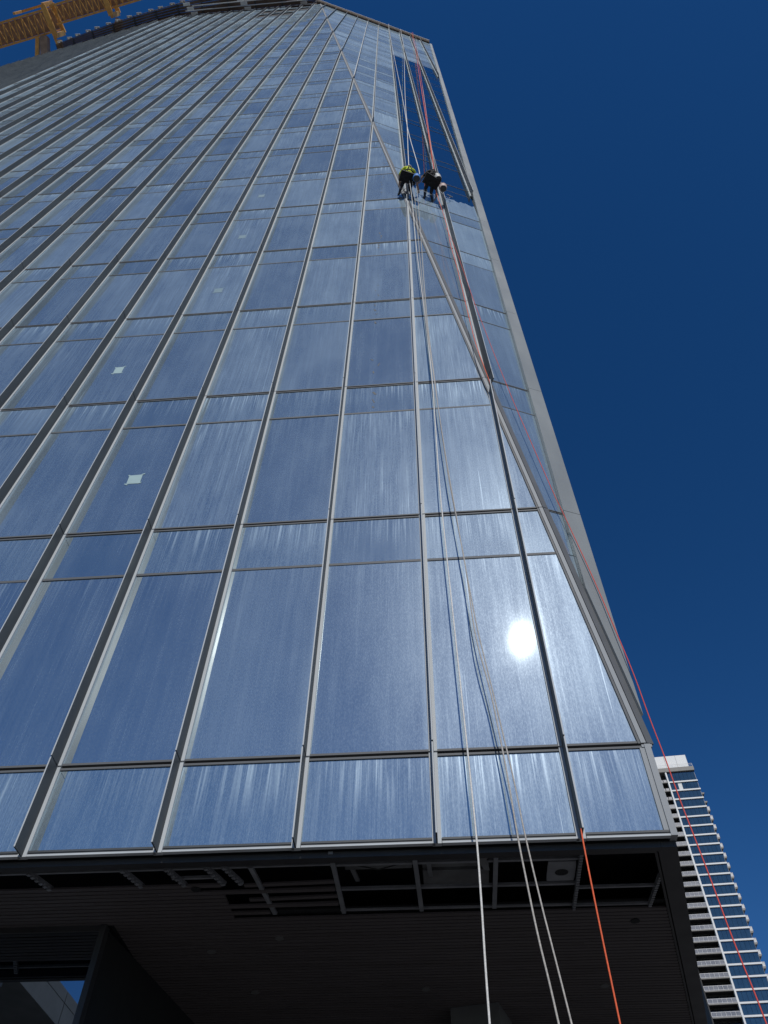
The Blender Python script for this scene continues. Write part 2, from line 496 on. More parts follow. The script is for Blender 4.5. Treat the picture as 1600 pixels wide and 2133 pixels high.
def pane_rect(u0, u1, r, GAP=GAP):
    z0, z1, kind = r
    lo = z0 + (GAP['j'] if (kind == 'vis') else GAP['t']) if z0 > L0 + 0.1 else z0
    hi = z1 - (GAP['t'] if kind == 'vis' else GAP['j'])
    return [(u0 + 0.044, lo), (u1 - 0.044, lo), (u1 - 0.044, hi), (u0 + 0.044, hi)]

panes = []          # (area, face, uv polygon, material)
trans = []          # transom bars
mulls = []          # mullion covers with fins
ka = 0.1095
kb = 0.1095 * math.cos(PHI)
def clipA(p, off):
    """keep left of the fold on the front face, above L1"""
    return clip(p, 1.0, ka, 0.96 + ka * L1 - off)
def toB(p): return [(u, FB.v(z)) for u, z in p]
def clipB(p, off, right=True, roff=0.0):
    p = clip(p, -1.0, -kb, -off + kb * -ZB0)           # s >= s_c + off
    if right and len(p) > 2:
        p = clip(p, 1.0, -0.0314, 0.93 - EW - roff - 0.0314 * L1)
    return p

open_cells = {(8, 24), (9, 24), (10, 24), (11, 24), (9, 23), (10, 23), (8, 25), (9, 25), (11, 23)}
for i in range(-1, 21):
    u0, u1 = -W * (i + 1), -W * i
    if i == 20: u0 = XL + 0.01
    if i == -1: u0, u1 = 0.0, 1.2
    for r in ROWS:
        k = int((r[0] - L1 + 0.01) // H) + 1
        rect = pane_rect(u0, u1, r)
        if r[1] <= L1 + 0.01:
            p = clip(rect, 1, 0, 0.875)
        else:
            p = clipA(rect, 0.085)
        if len(p) < 3 or parea(p) < 0.004: continue
        if (i, k) in open_cells and r[2] == 'vis': continue
        panes.append((FA, p, M['glassA']))
    # transoms
    for k in range(1, 26):
        zj = LV(k)
        for dz0, dz1 in ((-0.047, -0.018), (0.018, 0.047)):
            rc = [(u0 + 0.047, zj + dz0), (u1 - 0.047, zj + dz0), (u1 - 0.047, zj + dz1), (u0 + 0.047, zj + dz1)]
            p = clip(rc, 1, 0, 0.90) if k == 1 and dz0 < 0 else clipA(rc, 0.088)
            if len(p) > 2: trans.append((FA, p, 0.014, M['transom']))
        zt = zj + H - SP
        if zt < ROOF - 0.3:
            rc = [(u0 + 0.047, zt - 0.024), (u1 - 0.047, zt - 0.024), (u1 - 0.047, zt + 0.024), (u0 + 0.047, zt + 0.024)]
            p = clipA(rc, 0.088)
            if len(p) > 2: trans.append((FA, p, 0.010, M['transom']))
for i in range(0, 21):
    u = -W * i
    zcross = L1 + (0.96 - u) / ka
    segs = [(L0, L1 - 0.012)] + [(LV(k) + 0.012, min(LV(k + 1) - 0.012, ROOF)) for k in range(1, 26)]
    for z0, z1 in segs:
        z1 = min(z1, zcross - 0.02)
        if z1 - z0 > 0.25: mulls.append((FA, u, z0, z1))
# folded face
for i in range(-3, 8):
    u0, u1 = -PB * (i + 1), -PB * i
    for r in ROWS[1:]:
        rect = pane_rect(u0, u1, r, {'j': 0.030, 't': 0.013})
        p = clipB([(a, b) for a, b in rect], 0.085, True, 0.004)
        if len(p) < 3 or parea(p) < 0.004: continue
        panes.append((FB, toB(p), M['glassB']))
    for k in range(2, 26):
        zj = LV(k)
        for z0, z1, m_ in ((zj - 0.030, zj - 0.012, M['transom']), (zj + 0.012, zj + 0.030, M['transom']), (zj + H - SP - 0.013, zj + H - SP + 0.013, M['transom'])):
            if z1 > ROOF: continue
            p = clipB([(u0 + 0.047, z0), (u1 - 0.047, z0), (u1 - 0.047, z1), (u0 + 0.047, z1)], 0.088)
            if len(p) > 2: trans.append((FB, toB(p), 0.008, m_))
for i in range(-2, 8):
    u = -PB * i
    zc = ZB0 + 13.918 * i if i >= 0 else L1 + (PB * -i - 0.93 + EW + 0.06) / 0.0314
    for k in range(1, 26):
        z0, z1 = LV(k) + 0.012, min(LV(k + 1) - 0.012, ROOF)
        z0 = max(z0, zc + 0.05)
        if z1 - z0 > 0.25: mulls.append((FB, u, z0, z1))
# receding side face on the far left
ND = 17
for i in range(ND):
    u1, u0 = -W * i - (0.02 if i == 0 else 0), -W * (i + 1)
    for r in ROWS:
        panes.append((FD, pane_rect(u0, u1, r), M['glassD']))
    for k in range(1, 26):
        zj = LV(k)
        for z0, z1 in ((zj - 0.047, zj - 0.012), (zj + 0.012, zj + 0.047)):
            trans.append((FD, [(u0 + 0.047, z0), (u1 - 0.047, z0), (u1 - 0.047, z1), (u0 + 0.047, z1)], 0.02, M['transom']))
    for k in range(0, 26):
        z0, z1 = (L0, L1 - 0.012) if k == 0 else (LV(k) + 0.012, min(LV(k + 1) - 0.012, ROOF))
        mulls.append((FD, u0, z0, z1))

def ranked(items, areas, n=300):
    idx = sorted(range(len(items)), key=lambda q: -areas[q])
    big = [q for q in idx[:n] if areas[q] > 0]
    bs_ = set(big)
    return big, [q for q in range(len(items)) if q not in bs_]

def world(face, p, o=0.0): return [face.o + face.h * a + face.g * b + face.n * o for a, b in p]

# panes
ar = [shown_area(world(f, p)) for f, p, m_ in panes]
big, rest = ranked(panes, ar)
cache = {}
def prism_mesh(name, p, o, depth, mat):
    a0, b0 = p[0]
    key = (name, mat.name, round(o, 4), tuple((round(a - a0, 3), round(b - b0, 3)) for a, b in p))
    if key not in cache:
        mb = MB(); mb.prism([(a - a0, b - b0, o) for a, b in p], (0, 0, depth))
        cache[key] = mb.mesh(name, mat)
    return cache[key], Matrix.Translation((a0, b0, 0))
for q in big:
    f, p, m_ = panes[q]
    me, t = prism_mesh('glass_pane', p, 0.0, 0.03, m_)
    tilt = Matrix.Rotation(random.uniform(-1, 1) * 0.0014, 4, 'X') @ Matrix.Rotation(random.uniform(-1, 1) * 0.0014, 4, 'Y')
    link('glass_pane', me, tower, f.m @ t @ tilt)
groups = {}
for q in rest:
    f, p, m_ = panes[q]; groups.setdefault(m_.name, []).append(q)
mb = MB(); mats = [M['glassA'], M['glassB'], M['glassD']]
for q in rest:
    f, p, m_ = panes[q]
    mb.prism(world(f, p), f.n * 0.03, mats.index(m_))
mb.build('small_glass_pane_field', mats, tower)['kind'] = 'stuff'

# transoms
ar = [shown_area(world(f, p, o)) for f, p, o, m_ in trans]
big, rest = ranked(trans, ar)
for q in big:
    f, p, o, m_ = trans[q]
    me, t = prism_mesh('transom', p, o, o + 0.03, m_)
    link('transom', me, tower, f.m @ t)
mb = MB()
for q in rest:
    f, p, o, m_ = trans[q]
    mb.prism(world(f, p, o), f.n * (o + 0.03), 0)
mb.build('small_transom_field', M['transom'], tower)['kind'] = 'stuff'

# mullions and their fins
FIN_O = 0.245
def mull_meshes(length):
    key = ('mull', round(length, 3))
    if key not in cache:
        a = MB(); a.prism([(-0.05, 0, 0.03), (0.05, 0, 0.03), (0.05, length, 0.03), (-0.05, length, 0.03)], (0, 0, 0.06))
        b = MB()
        b.prism([(-0.008, 0, FIN_O), (0.008, 0, FIN_O), (0.008, length, FIN_O), (-0.008, length, FIN_O)], (0, 0, FIN_O - 0.028), 1)
        b.mi[0] = 0
        cache[key] = (a.mesh('mullion', M['alu']), b.mesh('fin', [M['alu'], M['fin']]))
    return cache[key]
ar = []
for f, u, z0, z1 in mulls:
    ar.append(shown_area([f.P(u, z0, 0.03), f.P(u, z1, 0.03), f.P(u, z1, FIN_O), f.P(u, z0, FIN_O)]) + shown_area([f.P(u - .05, z0, .03), f.P(u + .05, z0, .03), f.P(u + .05, z1, .03), f.P(u - .05, z1, .03)]))
big, rest = ranked(mulls, ar)
for q in big:
    f, u, z0, z1 = mulls[q]
    a, b = mull_meshes(f.v(z1) - f.v(z0))
    jig = random.uniform(-0.002, 0.002)
    o = link('mullion', a, tower, f.m @ Matrix.Translation((u + jig, f.v(z0), 0)))
    link('fin', b, o)
mb = MB()
for q in rest:
    f, u, z0, z1 = mulls[q]
    v0, v1 = f.v(z0), f.v(z1)
    mb.prism(world(f, [(u - .05, v0), (u + .05, v0), (u + .05, v1), (u - .05, v1)], 0.03), f.n * 0.06, 0)
    mb.prism(world(f, [(u - .008, v0), (u + .008, v0), (u + .008, v1), (u - .008, v1)], FIN_O), f.n * (FIN_O - 0.028), 1); mb.mi[-6] = 0
mb.build('small_mullion_field', [M['alu'], M['fin']], tower)['kind'] = 'stuff'

# cover strips along the fold, one per storey
for k in range(1, 26):
    z0, z1 = LV(k) + 0.008, min(LV(k + 1) - 0.008, ROOF)
    mb = MB()
    qa = [FA.P(xc(z0) - 0.088, z0, 0.024), FA.P(xc(z0), z0, 0.024), FA.P(xc(z1), z1, 0.024), FA.P(xc(z1) - 0.088, z1, 0.024)]
    mb.prism(qa, FA.n * 0.05, 1)
    qa = [FA.P(xc(z0) - 0.056, z0, 0.036), FA.P(xc(z0), z0, 0.036), FA.P(xc(z1), z1, 0.036), FA.P(xc(z1) - 0.056, z1, 0.036)]
    mb.prism(qa, FA.n * 0.011, 0)
    qb = [FB.P(s_c(z0), z0, 0.034), FB.P(s_c(z0) + 0.09, z0, 0.034), FB.P(s_c(z1) + 0.09, z1, 0.034), FB.P(s_c(z1), z1, 0.034)]
    mb.prism(qb, FB.n * 0.06, 1)
    mb.build('fold_cover', [M['fold'], M['transom']], tower)
# grey edge panels, one per storey
for k in range(1, 26):
    z0, z1 = LV(k) + 0.006, min(LV(k + 1) - 0.006, ROOF)
    n = 0.09
    p = [(s_e(z0), z0), (s_o(z0), z0), (s_o(z1), z1), (s_e(z1), z1)]
    p = clip(p, -1.0, -kb, -(n + 0.002) + kb * -ZB0)
    if len(p) < 3: continue
    mb = MB(); mb.prism([FB.P(a, b, 0.075) for a, b in p], FB.n * 0.55)
    mb.build('edge_panel', M['panel'], tower)
# corner trim between sill and first joint, and the sill itself
mb = MB()
mb.box((0.875, -0.022, L0 + 0.06), (0.93, 0.1, L1 - 0.05)); mb.box((0.93, -0.04, L0 + 0.002), (1.0, 0.3, L1 - 0.012))
mb.box((0.90, -0.03, L1 - 0.048), (1.02, 0.3, L1 - 0.013))
mb.build('corner_trim', M['fold'], tower)
for i in range(-1, 21):
    u0, u1 = -W * (i + 1) + 0.055, -W * i - 0.02
    if i == -1: u0, u1 = 0.055, 0.928
    mb = MB()
    mb.box((u0, -0.035, L0), (u1, 0.02, L0 + 0.022), 0)
    mb.box((u0, -0.016, L0 + 0.024), (u1, 0.02, L0 + 0.046), 1)
    mb.box((u0, -0.024, L0 + 0.048), (u1, 0.02, L0 + 0.072), 1)
    mb.build('sill', [M['alu'], M['fin']], tower)

# inner walls behind the glazing, side and rear walls, roof
mb = MB()
def ins(face, u, z): return face.P(u, z, -0.10)
mb.poly([ins(FA, XL, L0), ins(FA, 0.93, L0), ins(FA, 0.93, L1), ins(FA, xc(ROOF), ROOF), ins(FA, XL, ROOF)])
mb.poly([ins(FB, s_c(L1), L1), ins(FB, s_o(ROOF) - 0.1, ROOF), ins(FB, s_c(ROOF), ROOF)])
mb.poly([ins(FD, -W * ND, L0), ins(FD, 0, L0), ins(FD, 0, ROOF), ins(FD, -W * ND, ROOF)])
SD = Vector((0.224, 1, 0))
e0 = Vector((0.97, 0.05, L0)); e1 = Vector((0.97, 0.05, L1)); e2 = FB.P(s_o(ROOF) - 0.03, ROOF, -0.3)
bk = 34.0
mb.poly([e0, e0 + SD * bk, e2 + Vector((0.05, 1, 0)) * bk, e2, e1])
dl = ins(FD, -W * ND, ROOF); dl0 = ins(FD, -W * ND, L0)
mb.poly([dl0, dl, dl + Vector((0, bk, 0)), dl0 + Vector((0, bk, 0))])
mb.poly([dl0 + Vector((0, bk, 0)), dl + Vector((0, bk, 0)), e2 + Vector((0.05, 1, 0)) * bk, e0 + SD * bk])
mb.build('inner_wall', M['hull'], tower)
mb = MB()
mb.poly([ins(FA, XL, ROOF), ins(FA, xc(ROOF), ROOF), e2, e2 + Vector((0.05, 1, 0)) * bk, dl + Vector((0, bk, 0)), dl])
mb.build('roof_deck', M['concrete'], tower)

# parapet above the folded face: tan and dark bands under a white line
def band(face, ua, ub, z0, z1, o0, o1, mat, name):
    mb = MB()
    mb.prism([face.P(ua, z0, o1), face.P(ub, z0, o1), face.P(ub, z1, o1), face.P(ua, z1, o1)], face.n * (o1 - o0))
    return mb.build(name, mat, tower)
sb0, sb1 = s_c(ROOF) - 0.5, s_o(ROOF) - 0.35
band(FB, sb0, sb1, ROOF + 0.02, ROOF + 0.30, -0.1, 0.18, M['brown'], 'coping')
band(FB, sb0, sb1, ROOF + 0.32, ROOF + 0.55, -0.1, 0.26, M['tan'], 'coping')
band(FB, sb0, sb1, ROOF + 0.57, ROOF + 1.2, -0.1, 0.16, M['brown'], 'coping')
band(FB, sb0 - 0.3, sb1, ROOF + 1.22, ROOF + 1.5, -0.1, 0.34, M['white'], 'coping')
# parapet over the front, and a timber catwalk cantilevered past it on white brackets
band(FA, XL, xc(ROOF) + 0.3, ROOF + 0.05, ROOF + 1.7, -0.4, 0.05, M['brown'], 'parapet_board')
band(FD, -W * 11, 0.0, ROOF + 0.05, ROOF + 1.7, -0.4, 0.05, M['brown'], 'parapet_board')
edge = [(-11.7, -0.55), (-13.2, -1.5), (-16.5, -1.9), (-20.0, -2.0), (-23.5, -1.95), (-27.0, -1.65), (-30.2, -1.3), (-33.2, -0.85), (-36.2, -0.4), (-39.2, 0.15), (-42.2, 0.75), (-45.0, 1.35), (-47.6, 1.95)]
def inner(x): return -0.06 if x > XL else (XL - x) * math.tan(AD) - 0.06
def along(pts_, f0, f1):
    return [Vector(p) for p in pts_]
for (x0, y0), (x1, y1) in zip(edge, edge[1:]):
    n = 4
    for k in range(n):                                   # boards laid along the edge
        f0, f1 = k / n, (k + 0.9) / n
        a0 = inner(x0) + (y0 - inner(x0)) * f0; a1 = inner(x0) + (y0 - inner(x0)) * f1
        b0 = inner(x1) + (y1 - inner(x1)) * f0; b1_ = inner(x1) + (y1 - inner(x1)) * f1
        zz = ROOF + 1.75 + 0.02 * random.random()
        mb = MB(); mb.prism([(x1 + 0.04, b1_, zz), (x0 - 0.04, a1, zz), (x0 - 0.04, a0, zz), (x1 + 0.04, b0, zz)], (0, 0, 0.06)); mb.build('catwalk_board', M['brown'], tower)
    mb = MB(); mb.bar((x0, y0 - 0.05, ROOF + 1.95), (x1, y1 - 0.05, ROOF + 1.95), 0.08, 0.55); mb.build('toe_board', M['brown'], tower)
    mb = MB(); mb.bar((x0, y0 - 0.05, ROOF + 2.75), (x1, y1 - 0.05, ROOF + 2.75), 0.05, 0.05); mb.bar((x0, y0 - 0.05, ROOF + 1.8), (x0, y0 - 0.05, ROOF + 2.8), 0.06); mb.build('guard_rail', M['steel'], tower)
    mb = MB(); mb.bar((x0, inner(x0) + 0.2, ROOF + 1.62), (x0, y0, ROOF + 1.62), 0.16, 0.14); mb.bar((x0, inner(x0) + 0.15, ROOF + 0.0), (x0, inner(x0) + 0.15, ROOF + 1.6), 0.16, 0.14); mb.build('joist', M['fin'], tower)
    for t in (0.25, 0.8):
        px, py = x0 + (x1 - x0) * t, y0 + (y1 - y0) * t
        mb = MB(); mb.box((px - 0.32, py - 0.30, ROOF + 2.18), (px + 0.32, py - 0.06, ROOF + 2.34)); mb.bar((px, py - 0.12, ROOF + 2.2), (px, py - 0.12, ROOF + 1.7), 0.08); mb.build('edge_bracket', M['white'], tower)
for zz, oo, xa in ((ROOF + 0.50, 0.55, -29.0), (ROOF + 0.50, 1.05, -28.0)):
    mb = MB(); mb.tube([(xa, -oo, zz), (-13.0, -oo, zz)], 0.06, 8); mb.build('rail', M['white'], tower, True)
for x in (-13.6, -20.9, -27.9):
    mb = MB()
    for dx, oo in ((0, 0.25), (0.4, 0.8), (0.8, 1.3)):
        mb.box((x - dx - 0.4, -oo - 0.17, ROOF + 0.30), (x - dx + 0.45, -oo + 0.17, ROOF + 0.44))
    mb.build('rail_bracket', M['white'], tower)
for i in range(8, 20):
    mb = MB(); x = -W * (i + 0.5) + random.uniform(-0.2, 0.2); mb.box((x - 0.4, -0.13, ROOF + 0.02), (x + random.uniform(-0.1, 0.4), -0.052, ROOF + 0.1)); mb.build('flashing', M['white'], tower)

# ------------------------------------------------------------------ soffit under the tower
ZS = 6.0
def bx(y): return 0.80 + (1.96 - 0.80) * (y - 0.14) / (4.93 - 0.14)       # inner edge of the right-hand border
def ox(y): return 0.965 + (2.13 - 0.965) * (y + 0.02) / 4.96
mb = MB()
mb.box((-32, 0.07, ZS - 0.03), (0.82, 0.155, ZS + 0.035))
mb.box((-32, 0.165, ZS - 0.02), (0.79, 0.20, ZS + 0.06))
q = [(bx(0.16), 0.16), (bx(0.16) + 0.02, 0.07), (ox(0.07), 0.07), (ox(12), 12), (bx(12), 12)]
mb.prism([(a, b, ZS + 0.03) for a, b in q], (0, 0, 0.06))
q2 = [(bx(0.2) - 0.04, 0.2), (bx(0.2) - 0.012, 0.2), (bx(12) - 0.012, 12), (bx(12) - 0.04, 12)]
mb.prism([(a, b, ZS + 0.06) for a, b in q2], (0, 0, 0.075))
soffit = mb.build('soffit', M['blackmetal'], tower)
mb = MB()
q = [(-32, 0.12), (0.9, 0.12), (ox(14), 14), (-32, 14)]
mb.prism([(a, b, ZS + 0.9) for a, b in q], (0, 0, 0.1)); mb.build('cavity_deck', M['hull'], soffit)
PIT = 0.083
yy = 0.62
n = 0
while yy < 9.0:
    y0, y1 = yy, yy + PIT - 0.019
    if yy < 1.40:
        xr = -4.0 if (n % 3 == 0 or yy > 0.95) else -4.35
        if n % 4 == 2: xr = -2.72 if yy > 0.7 else -3.6
        if n == 8: xr = -3.55
        spans = [(-11.5, xr)]
    else:
        spans = [(-11.5, bx((y0 + y1) / 2) - 0.045)]
    if yy > 1.45: spans = [(-5.5 - 0.0 + 0.14 * 0, spans[0][1])] if yy > 1.5 else spans
    a, b = spans[0]
    cuts = [a]
    cx = a + random.uniform(0.5, 3.6)
    while cx < b - 0.4:
        cuts.append(cx); cx += random.uniform(2.4, 3.6)
    cuts.append(b)
    spans = [(p + 0.003, q, random.choice(('plank', 'plank_mid'))) for p, q in zip(cuts, cuts[1:])]
    for a, b, mk in spans:
        sgl = random.uniform(-0.0015, 0.0015)
        mb = MB(); mb.box((a, y0, ZS - 0.004 + sgl), (b, y1, ZS + 0.018 + sgl)); mb.build('plank', M[mk], soffit)
    yy += PIT; n += 1
mb = MB(); mb.prism([(-5.6, 1.36, ZS + 0.07), (bx(1.36) - 0.03, 1.36, ZS + 0.07), (bx(9) - 0.03, 9, ZS + 0.07), (-5.6, 9, ZS + 0.07)], (0, 0, 0.02)); mb.build('plank_backing', M['dark'], soffit)
# hanging frame of galvanised channels in the open part
def channel(a, b, w=0.035, h=0.03, teeth=0, nm='channel', mat='steel'):
    mb = MB(); mb.bar(a, b, w, h)
    a = Vector(a); b = Vector(b)
    for k in range(teeth):
        p = a.lerp(b, (k + 0.5) / teeth); d = (b - a).normalized() * (b - a).length / teeth * 0.28
        mb.bar(p - d + Vector((0.0, 0, -0.025)), p + d + Vector((0.0, 0, -0.025)), w * 1.15, 0.028)
    return mb.build(nm, M[mat], soffit)
for y in (0.36, 0.90, 1.385):
    channel((-2.72, y, ZS + 0.05), (0.0, y + 0.02, ZS + 0.05), 0.04)
for y in (1.0, 1.41): channel((0.02, y, ZS + 0.04), (0.9, y, ZS + 0.04), 0.03)
channel((-2.68, 0.06, ZS + 0.02), (-2.68, 1.40, ZS + 0.02), 0.05)
channel((-1.78, 0.17, ZS + 0.02), (-1.76, 1.40, ZS + 0.02), 0.05)
channel((-0.9, 0.2, ZS + 0.02), (-0.91, 1.38, ZS + 0.02), 0.05)
channel((0.01, 0.19, ZS + 0.02), (0.01, 1.44, ZS + 0.02), 0.03, 0.03, 22)
channel((0.91, 0.74, ZS + 0.03), (0.88, 1.43, ZS + 0.03), 0.03, 0.03, 13)
channel((-2.58, 0.3, ZS + 0.2), (-2.52, 1.3, ZS + 0.35), 0.05)
channel((-1.66, 0.3, ZS + 0.2), (-1.62, 1.36, ZS + 0.3), 0.05)
for x in (-10.5, -9.4, -8.3, -7.2, -6.12, -5.05, -4.55, -4.1, -3.9):
    channel((x, 0.25, ZS + 0.03), (x + 0.14, 0.66, ZS + 0.03), 0.04, 0.03, 6)
channel((-11.5, 0.34, ZS + 0.05), (-2.7, 0.34, ZS + 0.05), 0.03)
channel((-4.55, 0.55, ZS + 0.05), (-4.0, 0.55, ZS + 0.05), 0.03)
for y in (0.72, 0.86, 1.05, 1.2): channel((-3.75, y, ZS + 0.03), (-2.7, y - 0.03, ZS + 0.03), 0.06, 0.02, 0, 'batten', 'plank')
channel((-3.6, 0.3, ZS + 0.02), (-3.5, 1.38, ZS + 0.02), 0.05)
# insulation boards lying above the frame
for a, b, c, d in ((-2.62, 0.25, -1.84, 0.88), (-1.72, 0.22, -0.95, 0.88), (-1.72, 0.95, -0.95, 1.36), (-3.4, 0.2, -2.75, 0.33)):
    mb = MB(); mb.box((a, b, ZS + 0.26), (c, d, ZS + 0.3)); mb.build('insulation_board', M['insul'], soffit)
# square plate with a round hole
mb = MB(); ring = 20; cxp, cyp, hr = -0.17, 0.66, 0.075
sq = []
for k in range(ring):
    a = 2 * math.pi * k / ring; dx, dy = math.cos(a), math.sin(a); s_ = 1 / max(abs(dx) / 0.155, abs(dy) / 0.205)
    sq.append(((cxp + dx * hr, cyp + dy * hr), (-0.175 + dx * s_, 0.635 + dy * s_)))
for k in range(ring):
    (i0, o0), (i1, o1) = sq[k], sq[(k + 1) % ring]
    mb.prism([(i0[0], i0[1], ZS + 0.05), (o0[0], o0[1], ZS + 0.05), (o1[0], o1[1], ZS + 0.05), (i1[0], i1[1], ZS + 0.05)], (0, 0, 0.012))
mb.build('junction_plate', M['steel'], soffit)
mb = MB(); mb.tube([(cxp, cyp, ZS + 0.045), (cxp, cyp, ZS + 0.16)], hr, 20); mb.build('lamp_can', M['dark'], soffit)
mb = MB(); mb.tube([(-2.6, 0.42, ZS + 0.1), (-2.2, 0.5, ZS + 0.05), (-1.8, 0.42, ZS + 0.1), (-1.3, 0.45, ZS + 0.08), (-0.9, 0.3, ZS + 0.1)], 0.008, 6); mb.build('cable', M['black'], soffit)
mb = MB(); mb.prism([(-1.13, 0.24, ZS + 0.06), (-0.98, 0.2, ZS + 0.05), (-0.9, 0.22, ZS + 0.05), (-1.0, 0.3, ZS + 0.03), (-0.97, 0.45, ZS - 0.02), (-1.03, 0.44, ZS - 0.02)], (0, 0, 0.004)); mb.build('loose_flap', M['insul'], soffit)
for x, y in ((0.56, 3.55), (-1.81, 3.54), (-4.13, 3.52), (-3.54, 1.95), (-4.46, 2.27), (0.75, 1.75), (-4.3, 0.70)):
    mb = MB(); mb.tube([(x, y, ZS - 0.014), (x, y, ZS + 0.01)], 0.055, 20); mb.build('downlight', M['plaster' if y > 1.9 else 'dark'], soffit)

# recessed lobby glazing and column
lob = MB(); lob.box((-11.6, 1.52, 0.0), (-5.62, 1.56, 5.93)); lobby = lob.build('lobby_glazing', M['lobby_glass'], tower)
mb = MB(); mb.box((-11.6, 1.5, 5.93), (-5.6, 1.58, ZS - 0.006)); mb.build('lobby_head', M['blackmetal'], lobby)
mb = MB(); mb.box((-5.64, 1.47, 0.0), (-5.57, 1.6, ZS - 0.01)); mb.build('corner_post', M['blackmetal'], lobby)
for x in (-7.2, -8.8, -10.4):
    mb = MB(); mb.box((x - 0.03, 1.47, 0.0), (x + 0.03, 1.6, 5.93)); mb.build('lobby_post', M['blackmetal'], lobby)
mb = MB(); mb.prism([(-5.6, 1.6, ZS - 0.01), (-4.6, 8.9, ZS - 0.01), (-4.7, 8.9, ZS - 0.01), (-5.7, 1.6, ZS - 0.01)], (0, 0, ZS - 0.012)); mb.build('lobby_side_wall', M['dark'], tower)
mb = MB(); mb.box((-6, 9.0, 0), (2.8, 9.2, ZS + 0.8)); mb.build('rear_lobby_wall', M['hull'], tower)
mb = MB(); mb.prism([(-1.5, 4.17, ZS - 0.008), (-0.84, 4.0, ZS - 0.008), (-0.64, 4.72, ZS - 0.008), (-1.3, 4.89, ZS - 0.008)], (0, 0, ZS - 0.01)); mb.build('column', M['colconc'], tower)

# ------------------------------------------------------------------ residential tower beyond
RA = R(-4.5)
rx = Vector((math.cos(RA), math.sin(RA), 0)); ry = Vector((-math.sin(RA), math.cos(RA), 0))
RO = Vector((69.9, 216.0, 0))
resi = empty('residential_tower', RO, 'white framed residential high-rise with blue glass and stacked balconies', 'tower')
resi.rotation_euler = (0, 0, RA)
FH = 3.0; ZT = 145.9; NF = 25; GW = 8.8; BW = 7.4; ZLOW = ZT - FH * NF
def part(name, mat, boxes, parent=resi):
    mb = MB()
    for lo, hi in boxes: mb.box(lo, hi)
    return mb.build(name, mat, parent)
part('core_wall', M['wall_and_shade'], [((0.05, 1.0, 0), (GW - 0.05, 18, ZT + 3.6)), ((-BW, 2.0, 0), (0.05, 18, ZT + 3.6))])
part('lower_storeys', M['resi_glass'], [((0.2, 0.05, 0), (GW, 0.95, ZLOW - 0.2)), ((-BW, 0.3, 0), (0.0, 1.9, ZLOW - 0.2))])
part('white_pier', M['white'], [((-0.25, -0.35, 0), (0.2, 1.0, ZT + 3.6))])
part('roof_band', M['beige'], [((-BW, -0.5, ZT + 3.6), (GW + 0.2, 18, ZT + 5.0))])
ph = part('penthouse', M['white'], [((-BW, 1.5, ZT + 5.0), (GW - 0.6, 14, ZT + 10.6))])
for k in range(4):
    part('penthouse_joint', M['beige'], [((-BW + 3.6 * k + 1.4, 1.47, ZT + 5.4), (-BW + 3.6 * k + 1.48, 1.5, ZT + 10.5))], ph)
mb = MB()
for k in range(14): mb.bar((-BW + k * 1.25, -0.3, ZT + 5.0), (-BW + k * 1.25, -0.3, ZT + 6.1), 0.07)
mb.bar((-BW, -0.3, ZT + 6.1), (GW + 0.1, -0.3, ZT + 6.1), 0.08); mb.bar((-BW, -0.3, ZT + 5.55), (GW + 0.1, -0.3, ZT + 5.55), 0.06)
mb.build('roof_railing', M['white'], resi)
pw = (GW - 0.25) / 7
gm = MB(); gm.box((0.02, -0.02, 0.0), (pw - 0.03, 0.0, 1.0))
gme = gm.mesh('glass_pane', M['resi_glass']); gme2 = gm.mesh('glass_pane', M['resi_pale'])
shared = {}
